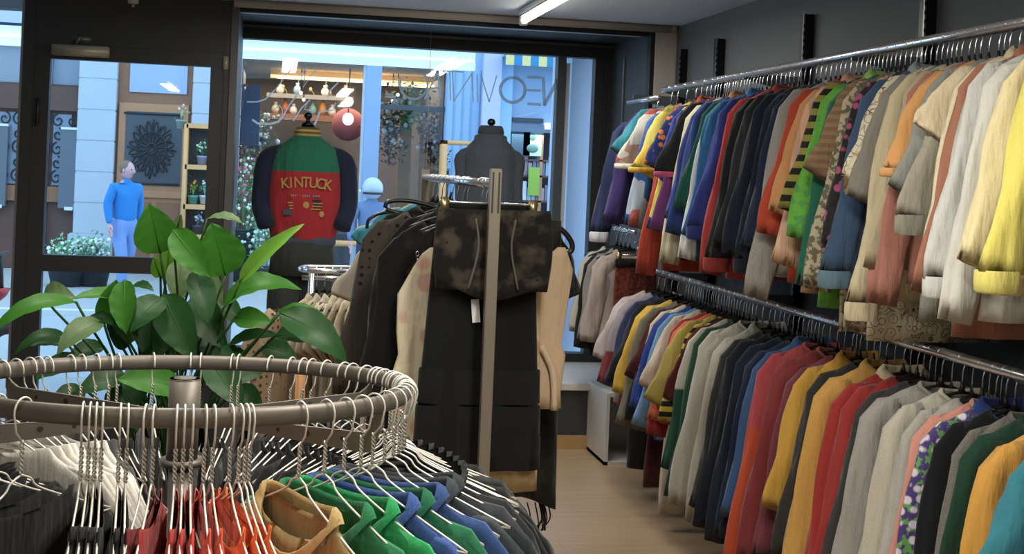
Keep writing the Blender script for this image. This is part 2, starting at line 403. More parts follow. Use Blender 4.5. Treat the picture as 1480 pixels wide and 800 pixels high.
# residential building with the carved doors (left)
bL = root('stone_townhouse', 'pale stone town house with two carved wooden doors across the street', 'building', (0, YF, GZ))
def bpart(name, x0, x1, z0, z1, y0, y1, m, parent=bL, bev=0):
    # world coordinates -> child of parent
    o = parent; ox, oy, oz = 0, 0, 0
    q = parent
    while q is not None: ox += q.location.x; oy += q.location.y; oz += q.location.z; q = q.parent
    bm = bmesh.new(); box(bm, x0-ox, x1-ox, y0-oy, y1-oy, z0-oz, z1-oz, bev=bev)
    return obj(name, bm, m, parent, False)
xs = {k: fx(k) for k in (-60, 0, 36, 75, 108, 112, 165, 180, 185, 258, 265, 275, 345)}
bpart('upper_wall', -9, fx(345), 3.2, 9, YF, YF+.5, STONE)
# pillar with joints
bm = bmesh.new()
for k in range(7):
    z0 = GZ+.55+k*.46; box(bm, fx(111), fx(166), -.12, .4, z0-GZ+.008, z0-GZ+.452, bev=.008)
box(bm, fx(111)+.01, fx(166)-.01, -.11, .4, .4, 4)
obj('stone_pillar', bm, STONE, bL, False)
bpart('pillar_base', fx(105), fx(169), GZ, GZ+.56, YF-.2, YF+.3, STONE, bev=.02)
bm = bmesh.new()
for k in range(7):
    z0 = GZ+.1+k*.46; box(bm, fx(275), fx(345), -.12, .4, z0-GZ+.008, z0-GZ+.452, bev=.008)
box(bm, fx(275)+.01, fx(345)-.01, -.11, .4, 0, 4)
obj('stone_pillar', bm, STONE, bL, False)
# brown door with round iron grille
zt = fz(88, 220)
bpart('door_surround', fx(164), fx(277), GZ, zt+.5, YF+.02, YF+.3, BRW)
bpart('transom_glass', fx(183), fx(266), fz(134, 220), fz(91, 220), YF-.01, YF+.02, mat('milky_pane', '#9fb1d8', .2))
dr = bpart('carved_door', fx(170), fx(270), GZ, fz(150, 220), YF-.04, YF+.02, BRL)
bpart('door_panel', fx(180), fx(262), fz(268, 220), fz(162, 220), YF-.05, YF-.02, mat('grille_glass', '#4a4f57', .3), dr)
bm = bmesh.new(); cxp, czp = fx(219)-dr.location.x, fz(215, 220)-GZ
for k in range(16):
    a = 2*pi*k/16; r2 = .30 if k % 2 else .36
    pts = bez([(cxp+.03*cos(a), -.07, czp+.03*sin(a)), (cxp+.16*cos(a+.16), -.07, czp+.2*sin(a+.16)), (cxp+r2*cos(a-.05), -.07, czp+r2*1.25*sin(a-.05))], 4)
    tube(bm, pts, .012, 5)
for k in range(16):
    a = 2*pi*(k+.5)/16
    tube(bm, bez([(cxp+.09*cos(a), -.07, czp+.1*sin(a)), (cxp+.26*cos(a+.12), -.07, czp+.3*sin(a+.12)), (cxp+.33*cos(a), -.07, czp+.42*sin(a)), (cxp+.26*cos(a-.12), -.07, czp+.3*sin(a-.12)), (cxp+.09*cos(a), -.07, czp+.1*sin(a))], 3), .009, 4)
for r2 in (.07, .22):
    tube(bm, [(cxp+r2*cos(2*pi*k/18), -.075, czp+r2*1.15*sin(2*pi*k/18)) for k in range(18)], .012, 5, closed=True)
for zz in (-.52, .52): tube(bm, [(cxp-.42, -.07, czp+zz), (cxp+.42, -.07, czp+zz)], .014, 5)
gr = obj('iron_grille', bm, IRON, dr); gr.location.z = 0
bpart('lower_door_panel', fx(182), fx(222), fz(385, 220), fz(292, 220), YF-.06, YF-.03, BRW, dr, .01)
bpart('lower_door_panel', fx(228), fx(262), fz(385, 220), fz(292, 220), YF-.06, YF-.03, BRW, dr, .01)
bpart('door_ledge', fx(172), fx(268), fz(285, 220), fz(275, 220), YF-.09, YF-.03, BRL, dr)
# dark door with scroll ironwork
for (pa, pb, tag_) in ((70, 111, 0), (-70, 40, 1)):
    dd = bpart('dark_door', fx(pa), fx(pb), GZ, fz(122, 90), YF+.05, YF+.2, DKW)
    bpart('grey_overpanel', fx(pa), fx(pb), fz(122, 90), fz(60, 90), YF+.1, YF+.3, mat('grey_panel', '#8b96a6', .7))
    bpart('door_cornice', fx(pa), fx(pb), fz(160, 90), fz(125, 90), YF-.05, YF+.05, DKW)
    bpart('door_panel', fx(pa)+.05, fx(pb)-.1, fz(268, 90), fz(165, 90), YF+.02, YF+.06, mat('blue_grey_glass', '#76879c', .25), dd)
    bm = bmesh.new()
    xa, xb = fx(pa)+.02, fx(pb)-.08
    for i in range(int((xb-xa)/.22)+1):
        for j in range(5):
            c0 = Vector((xa+.1+i*.2, -.01, fz(268, 90)-GZ+.12+j*.21)); s = 1 if (i+j) % 2 else -1
            tube(bm, [c0+Vector((s*(.015+.075*t/14)*cos(t*.55), 0, (.015+.09*t/14)*sin(t*.55))) for t in range(15)], .011, 4)
    obj('scroll_ironwork', bm, IRON, bL)
    bpart('door_rail', fx(pa), fx(pb), fz(292, 90), fz(270, 90), YF-.02, YF+.05, BRW, dd)
bpart('stone_pillar', fx(40)+.01, fx(70)-.01, GZ, 3.3, YF-.05, YF+.3, STONE)
bpart('stone_pillar', -9, fx(-70)-.01, GZ, 3.3, YF-.05, YF+.3, STONE)
# grey notice cabinets
for (pa, pb, z0, z1, lab) in ((88, 112, 300, 187, 'tall grey notice board fixed beside the dark door'), (-30, 12, 300, 186, 'tall grey notice board at the far left seen past the post')):
    t = root('notice_board', lab, 'notice board', (fx((pa+pb)/2), YF-.06, fz(z0, 90)))
    w = (fx(pb)-fx(pa))/2; h = fz(z1, 90)-fz(z0, 90)
    bx('board_panel', (-w, w, -.05, .05, 0, h), mat('board_grey', '#5d6672', .6), t)
    bx('board_cap', (-w, w, -.06, .05, h, h+.035), mat('board_cap', '#d6dde6', .5), t)
    bx('board_plate', (-w*.2, w*.8, -.06, -.05, -.03, .02), mat('board_cap', '#d6dde6', .5), t)
# flower shop (middle) : lit room behind glass
SF = root('flower_shop', 'flower shop with warm lit window, glass front and pale blue posts across the street', 'building', (fx(345), YF, GZ))
x0, x1 = fx(345), fx(640)
zc = fz(92, 500)
bpart('upper_wall', x0, fx(735), zc+.25, 9, YF, YF+.5, STONE2, SF)
bpart('shop_fascia', x0, x1, zc-.0, zc+.3, YF-.1, YF+.2, mat('beige_fascia', '#a9a39a', .7), SF)
bpart('shop_ceiling', x0, x1, zc-.02, zc+.05, YF, YF+3.2, mat('shop_ceiling', '#9c9284', .8), SF)
bpart('shop_back_wall', x0, x1, GZ, zc, YF+3.2, YF+3.3, mat('shop_back', '#8c7f74', .8, var=.35, vscale=2.5), SF)
bpart('shop_side_wall', x1, x1+.1, GZ, zc, YF+.1, YF+3.2, mat('shop_side', '#5d5b56', .8), SF)
bpart('shop_side_wall', x0-.1, x0, GZ, zc, YF+.1, YF+3.2, mat('shop_side', '#5d5b56', .8), SF)
bpart('shop_floor', x0, x1, GZ-.02, GZ+.02, YF, YF+3.2, mat('shop_floor', '#5d564d', .7), SF)
bpart('stall_riser', x0, x1, GZ, GZ+.5, YF-.05, YF+.05, STONE2, SF)
bpart('blue_post', fx(524), fx(546), GZ, zc, YF-.12, YF+.1, mat('blue_post', '#8ba6cc', .6), SF)
bpart('blue_post', fx(520), fx(526), GZ, zc, YF-.06, YF+.1, mat('pale_post', '#c3cfdd', .6), SF)
bpart('shop_glass', x0, x1, GZ+.5, zc, YF+.0, YF+.01, glass_mat('shop_glass', '#f4f8ff', .04), SF)
bpart('shop_transom', fx(546), fx(640), fz(160, 600), fz(153, 600), YF-.04, YF+.03, mat('transom_dark', '#3d4650', .5), SF)
WARM = mat('warm_glow', '#ffe2a0', .5, emit='#ffc765', estr=5)
bpart('light_cove', fx(395), fx(575), fz(118, 500, YF+1.5), fz(114, 500, YF+1.5), YF+1.5, YF+1.56, WARM, SF)
bpart('light_cove', fx(540), fx(660), fz(126, 600, YF+1.5), fz(122, 600, YF+1.5), YF+1.42, YF+1.47, WARM, SF)
bpart('cove_panel', fx(385), fx(700), fz(118, 500, YF+1.7), fz(96, 500, YF+1.7), YF+1.7, YF+1.8, mat('cove_wood', '#b59a68', .7), SF)
bpart('wall_shelf', fx(380), fx(520), fz(170, 500), fz(160, 500), YF+2.2, YF+2.5, BRW, SF)
bpart('wall_shelf', fx(380), fx(520), fz(135, 500), fz(128, 500), YF+2.2, YF+2.5, mat('shelf_grey', '#9b968e', .6), SF)
bpart('wood_column', fx(585), fx(604), GZ, fz(175, 600), YF+1.0, YF+1.25, mat('wood_column', '#a7824f', .6, var=.3, vscale=5), SF)
bpart('dark_recess', x0, fx(372), fz(210, 360), fz(118, 360), YF+.6, YF+.7, mat('slate_panel', '#4c5868', .6), SF)
area('flower_shop_lamp', ((x0+x1)/2, YF+1.6, zc-.1), 3.5, 150, (1, .78, .5), sy=1.5)
bpart('blue_panel', fx(640), fx(690), GZ, zc+.3, YF-.1, YF+.2, mat('blue_panel', '#93b2d6', .7, var=.04), SF)
bm = bmesh.new()
for k in range(5): box(bm, fx(640+k*12)-x0-.008, fx(640+k*12)-x0+.008, -.115, -.1, 0, zc-GZ)
obj('panel_batten', bm, mat('panel_batten', '#7f9dc2', .7), SF, False)
bpart('lilac_pillar', fx(690), fx(716), GZ, zc+.3, YF-.25, YF+.2, mat('lilac_pillar', '#bbbfdf', .7), SF)
bpart('blue_panel', fx(716), fx(735), GZ, zc+.3, YF-.1, YF+.2, mat('blue_panel2', '#9cc0e6', .7), SF)
# book shop (right)
BK = root('book_shop', 'book shop with blue wall, striped awning and shelves in its window', 'building', (fx(735), YF, GZ))
zb = fz(180, 770)
bpart('front_wall', fx(735), fx(990), zb, 9, YF, YF+.3, mat('blue_wall', '#8ea6c8', .7, var=.03), BK)
bpart('sign_band', fx(738), fx(782), fz(177, 770), fz(171, 770), YF-.06, YF, mat('dark_band', '#2f3a4a', .5), BK)
bpart('wall_lamp', fx(784), fx(798), fz(186, 770), fz(177, 770), YF-.12, YF, mat('white_lamp', '#f5faff', .5, emit='#dcecff', estr=1.5), BK)
bpart('shop_lintel', fx(735), fx(990), zb-.12, zb, YF-.05, YF+.1, mat('grey_lintel', '#66788f', .6), BK)
bpart('shop_back_wall', fx(735), fx(990), GZ, zb, YF+.9, YF+1, mat('book_back', '#2c2f36', .8), BK)
bpart('stall_riser', fx(735), fx(990), GZ, GZ+.4, YF-.05, YF+.05, mat('book_riser', '#4a5666', .8), BK)
for px in (748, 786, 820): bpart('shelf_side', fx(px), fx(px)+.05, GZ, zb-.1, YF+.3, YF+.5, BRL, BK)
for py in (230, 253, 290): bpart('book_shelf', fx(749), fx(820), fz(py, 770)-.03, fz(py, 770), YF+.3, YF+.55, DKW, BK)
area('book_shop_lamp', (fx(780), YF+.2, zb-.15), 1.5, 14, (.9, .95, 1), sy=.3)
# striped awning
t = root('striped_awning', 'short awning with blue, yellow and white striped valance over the book shop', 'awning', (fx(715), YF-.6, fz(86, 760)))
L_ = fx(830)-fx(715)
bm = bmesh.new(); box(bm, 0, L_, 0, .6, .0, .03); obj('awning_cover', bm, mat('awning_blue', '#8cc6d8', .7), t, False)
for k in range(10):
    bm = bmesh.new(); w = L_/10; box(bm, k*w, (k+1)*w, -.01, .005, -.15, 0.01)
    obj('awning_stripe', bm, mat(*([('aw_y', '#d8c98a', .7), ('aw_b', '#2f7fae', .7)][k % 2])), t, False)
# framed print and books in the book shop
t = root('framed_print', 'pale green print with a portrait bust on the book shop shelf', 'picture', (fx(774), YF+.3, fz(225, 774)))
bx('picture_sheet', (-.15, .15, -.02, .0, 0, .45), mat('print_paper', '#b6cdb8', .7), t)
bm = bmesh.new(); ball(bm, (0, -.02, .3), .05, 10, 1, .2, 1.2); ball(bm, (0, -.02, .12), .09, 10, 1.1, .2, .8); obj('portrait', bm, mat('print_ink', '#5b7f74', .7), t)
t = root('framed_print', 'dark teal book cover standing on the book shop shelf', 'picture', (fx(757), YF+.3, fz(225, 757)))
bx('picture_sheet', (-.15, .15, -.02, .0, 0, .4), mat('print_teal', '#3d5a63', .7), t)
pals = ['#aab4c6', '#8f9bb4', '#7b6f86', '#a3a9b6', '#c6ccd8', '#68738c', '#8a7c84', '#d7dee6', '#5f6b82', '#9a8f9c']
bkm = {}
for sh_, (py, names) in enumerate(((253, 'on the shelf below the portrait print'), (290, 'on the lowest book shop shelf'))):
    for k in range(9):
        c = pals[(k*3+sh_) % 10]; x = fx(753)+k*.072; h = .2+.05*((k*7) % 3)
        b_ = root('standing_book', 'upright book in a muted spine colour '+names, 'book', (x, YF+.33, fz(py, 770)), 0, 'books '+names)
        bm = bmesh.new(); box(bm, -.03, .03, -.01, .14, 0, h); box(bm, -.024, .024, -.005, .135, h, h+.002)
        obj('book_block', bm, mat('book_'+c, c, .7), b_, False)
bx('green_poster', (-.09, .09, -.015, 0, 0, .45), mat('green_sheet', '#8fb04a', .7)).location = (fx(778), YF+.28, fz(283, 778))
setp(bpy.data.objects['green_poster'], 'lime green upright poster at the foot of the book shelves', 'poster')
# added glowing tubes and blue plate stand in for the bright band over the window
t = root('bright_band_glow', 'long glowing twin bars added for the bright band outside above the shop windows', 'glowing band', (0, 8.55, 2.36))
ya = 8.55
for k, (pya, pyb) in enumerate(((62, 82), (77, 95))):
    a = at(-60, pya-24, ya); b = at(686, pyb+2, ya)
    a = Vector((a.x, 0, a.z-2.36)); b = Vector((b.x, 0, b.z-2.36))
    bm = bmesh.new(); z = (a.z+b.z)/2
    tube(bm, [(a.x, 0, z), (b.x, 0, z)], .034, 14)
    obj('light_tube', bm, mat('cool_band_glow', '#e6f6ff', .4, emit='#c4e8ff', estr=1.5), t)
bm = bmesh.new(); box(bm, a.x, b.x, .03, .07, -.06, .09); obj('band_backplate', bm, mat('backplate', '#4a6f94', .5), t, False)
bm = bmesh.new()
for x in (a.x+.5, -.2, .6, b.x-.05): box(bm, x-.02, x+.02, -.0, .04, .1, .5)
obj('band_bracket', bm, mat('backplate_dark', '#3d4650', .5), t, False)
structure(bx('ceiling_outside', (XL, 3.2, YG+.1, 8.95, 2.9, 3.0), mat('soffit_outside', '#39424c', .7)))
structure(bx('wall_outside', (XL, 3.2, YG+.06, YG+.2, 2.48, 3.6), mat('outer_fascia', '#2e343a', .7)))
# pale outer side wall of the porch, seen right of the mullion
structure(bx('wall_porch', (fx(818, 8.35, 250), 3.2, 8.3, 8.9, GZ, 2.62), mat('porch_white', '#d4e4ff', .8)))
#@@GARMENTS
def ringpts(n, w, th, z, expo=2.4, seed=0, amp=0, front=0, cx=0, cy=0, zf=None):
    out = []
    for k in range(n):
        a = 2*pi*k/n; c, s = cos(a), sin(a)
        x = w*math.copysign(abs(c)**(2/expo), c); y = th*math.copysign(abs(s)**(2/expo), s)
        if amp:
            y += amp*sin(x*55+seed) * (.6+.4*sin(x*23+seed*2.1)) + amp*.5*sin(a*3+seed*1.7)
            x += amp*.5*sin(a*2+seed)
        zz = z + (zf(x, y) if zf else 0)
        out.append((x+cx, y+cy, zz))
    return out
def body_mesh(w=.2, length=.68, th=.032, neck=.07, scoop=.05, hem_w=None, seed=0, sleeveless=False, amp=.006, drop=.075, z0=0, strap=False):
    bm = bmesh.new(); n = 44; rings = []
    hw = hem_w or w
    def nf(dz):
        def f(x, y):
            q = max(0, 1-(x/(neck*1.15))**2)
            return -(scoop*q if y < 0 else scoop*.25*q)*dz
        return f
    prof = [(0.0, neck, .026, 1), (-.004, neck+.012, .029, .8), (-.022, w*.58, .030, .35), (-.045, w*.80, .030, .1), (-drop, w*.965, .030, 0), (-drop-.03, w*1.0, th, 0), (-drop-.10, w*.97, th*1.05, 0)]
    for dz, ww, tt, q in prof:
        rings.append(ringpts(n, ww, min(tt, th*1.1), z0+dz, 2.2 if q > .5 else 2.6, seed, amp*.25*(1-q), zf=nf(q)))
    m = 10
    for k in range(1, m+1):
        t = k/m; z = z0-drop-.10-(length-drop-.10)*t
        ww = w*.97+(hw-w*.97)*t**1.2; tt = th*(1.05+.25*t+.08*sin(seed+k))
        rings.append(ringpts(n, ww, tt, z, 2.8, seed, amp*(.5+.9*t), cx=.006*sin(seed+k*.7)))
    # hem turned inwards
    last = rings[-1]; rings.append([(x*.96, y*.8, z+.006) for x, y, z in last])
    loft(bm, rings, False, False)
    return bm
def sleeve_mesh(side=-1, w=.2, length=.56, r0=.068, r1=.04, th=.03, seed=0, z0=0, drop=.075, flare=.05, yo=-.012, amp=.006, gather=False):
    bm = bmesh.new(); n = 20; rings = []
    P = [Vector((side*(w-.085), 0, z0-drop-.035)), Vector((side*(w-.045), yo*.3, z0-drop-.045)), Vector((side*(w-.015), yo*.5, z0-drop-.075))]
    m = 9
    for k in range(1, m+1):
        t = k/m
        P.append(Vector((side*(w-.015+(flare+.03)*t+.008*sin(seed+4*t)*t), yo*(1+.6*sin(seed*1.3+t*3)), z0-drop-.075-(length-.05)*t)))
    for i, p in enumerate(P):
        t_ = (P[min(i+1, len(P)-1)]-P[max(i-1, 0)]).normalized()
        nx = t_.cross(Vector((0, 1, 0))).normalized()
        f = i/(len(P)-1); rr = r0+(r1-r0)*f
        if i == 0: rr = r0*.85
        if gather and i >= len(P)-2: rr *= 1.12
        ty = th*(1.0-.15*f)
        ring = []
        for k in range(n):
            a = 2*pi*k/n
            q = 1+amp/rr*sin(3*a+seed+f*6)+amp*.9/rr*sin(5*a-f*9+seed)+amp*.35/rr*sin(8*a+seed*2+f*5)
            ring.append(p+nx*cos(a)*rr*q+Vector((0, 1, 0))*sin(a)*ty*q)
        rings.append(ring)
    last = rings[-1]; c = sum(last, Vector())/n
    rings.append([c+(q-c)*.85+Vector((0, 0, .01)) for q in last])
    loft(bm, rings, True, False)
    return bm, P[-1]
def band_ring(name, w, th, z, h, m, parent, cx=0, cy=0, seed=0, tilt=0, grow=1.03, expo=2.6):
    bm = bmesh.new(); rings = []
    for dz, s in ((h*.5, 1.0), (h*.4, grow+.02), (0, grow+.03), (-h*.4, grow), (-h*.5, .9)):
        rings.append([(x, y, z2) for x, y, z2 in ringpts(24, w*s, th*s, z+dz, expo, seed, 0, cx=cx, cy=cy)])
    loft(bm, rings, False, False); return obj(name, bm, m, parent)
def collar_mesh(neck, z0, h=.02, scoop=.05, flare=1.0, th=.028, fold=False):
    bm = bmesh.new(); rings = []
    def zf(x, y):
        q = max(0, 1-(x/(neck*1.15))**2); return -(scoop*q if y < 0 else scoop*.25*q)
    seq = [(neck*1.14, -.012), (neck*1.06, .004), (neck*.96, h), (neck*.93, h+.002), (neck*.92, h*.5), (neck*.98, -.008)]
    if fold: seq = [(neck*.95, .0), (neck*.9, h), (neck*.95, h+.006), (neck*1.2, h*.3), (neck*1.38, -.02), (neck*1.33, -.024), (neck*1.12, h*.1)]
    for w, dz in seq: rings.append(ringpts(28, w, th*w/neck, z0+dz, 2.2, zf=zf))
    loft(bm, rings, False, False); return bm

G_DROP = .094   # garment neck height below rail centre
def garment(name, label, cat, group, loc, rz, kind='ls', c='#888888', pat=None, c2='#ffffff', c3=None, th=.03, w=.2, length=.68, sl=.56,
            collar=None, collar_c=None, cuff=None, hem=None, seed=0, scoop=.05, flare=.05, yo=-.012, neck=.07, drop=.055, zoff=G_DROP, wall=False, sleeve_c=None, hem_w=None, buttons=None, both=True):
    t = root(name, label, cat, loc, rz, group)
    if wall: length *= .95; sl *= .95; hem_w = hem_w or w*1.12
    m = cloth(c, pat, c2, c3)
    ms = cloth(sleeve_c) if sleeve_c else m
    obj('garment_body', body_mesh(w, length, th, neck, scoop, hem_w, seed, z0=-zoff, drop=drop), m, t)
    sides = (-1, 1) if both else (-1,)
    if kind != 'sl':
        for s in sides:
            fl = (flare+.035 if s < 0 else -.02) if wall else flare
            if kind == 'ls': bm, e = sleeve_mesh(s, w, sl, .066, .046, th*.95, seed+s, -zoff, drop, fl, yo, gather=cuff is not None)
            else: bm, e = sleeve_mesh(s, w, sl*.36, .072, .076, th*.95, seed+s, -zoff, drop, fl*.8, yo)
            so = obj('sleeve', bm, ms, t)
            if kind == 'ls' and cuff:
                band_ring('cuff', .049, th*.98, e.z-.012, .055, cloth(cuff), so, cx=e.x, cy=e.y)
            if kind == 'ss' and cuff:
                band_ring('cuff', .072, th*.9, e.z+.016, .026, cloth(cuff), so, cx=e.x, cy=e.y, grow=1.06)
    if collar:
        obj('collar', collar_mesh(neck, -zoff, .022 if collar == 'shirt' else .012, scoop, fold=(collar == 'shirt')), cloth(collar_c) if collar_c else m, t)
    if hem:
        band_ring('hem_band', (hem_w or w)*.985, th*1.3, -zoff-length+.02, .06, cloth(hem), t, expo=2.8, grow=1.0)
    if buttons:
        for k in range(8):
            bm = bmesh.new(); ball(bm, (-w*.62, -th*1.15, -zoff-.2-k*.055), .007, 8); obj('button', bm, mat('pearl', '#e9e6da', .25), t)
    return t

def hanger_mesh_parts(t, span=.19, hookr=.016, drop=.098, armdrop=.06, arm_m=BLACKP, hook_m=CHROME, railr=.014, thick=.009):
    bm = bmesh.new()
    pts = [(hookr*sin(a)*1.0, 0, hookr*cos(a)) for a in [radians(v) for v in (-100, -75, -50, -25, 0, 25, 50, 75, 100, 125, 150)]]
    pts += [(0.002, 0, -.035), (0, 0, -drop+.005)]
    tube(bm, pts, .0022, 6); obj('hook', bm, hook_m, t)
    bm = bmesh.new()
    arm = bez([(-span, 0, -drop-armdrop), (-span*.6, 0, -drop-armdrop*.5), (0, 0, -drop), (span*.6, 0, -drop-armdrop*.5), (span, 0, -drop-armdrop)], 5)
    tube(bm, arm, thick*.5, 6, up=(0, 1, 0), ry=thick)
    tube(bm, [(0, 0, -.066), (0, 0, -.08), (0, 0, -drop)], [.004, .006, .012], 8)
    obj('hanger_arm', bm, arm_m, t)
HANG0 = root('clothes_hanger', 'x', 'hanger'); hanger_mesh_parts(HANG0)
def hanger(loc, rz, label, group):
    h = dup(HANG0, loc, rz, label); h['group'] = group; return h

def px_to_Y(px, X, z):
    lo, hi = 2.0, 9.0
    for _ in range(40):
        m = (lo+hi)/2; d = Vector((X, m, z))-ORG; q = CX+FPX*d.dot(cr)/d.dot(cf)
        if q > px: lo = m
        else: hi = m
    return lo
RX = 2.02
# rails
def rail(name, label, pts_, r, m, group=None):
    bm = bmesh.new(); tube(bm, pts_, r, 12); o = obj(name, bm, m); return setp(o, label, 'rail', group)
ZU, ZL = 2.07, 1.11
rail('clothes_rail', 'chrome upper wall rail packed with hangers', [(RX, 2.0, ZU), (RX, 6.35, ZU)], .0165, CHROME)
rail('clothes_rail', 'short chrome rail end nearest the window, slightly lower than the upper rail', [(RX, 6.42, ZU-.035), (RX, 7.0, ZU-.035)], .0145, CHROME)
rail('clothes_rail', 'chrome lower wall rail above the sweatshirts', [(RX, 2.0, ZL), (RX, 6.45, ZL)], .0165, CHROME)

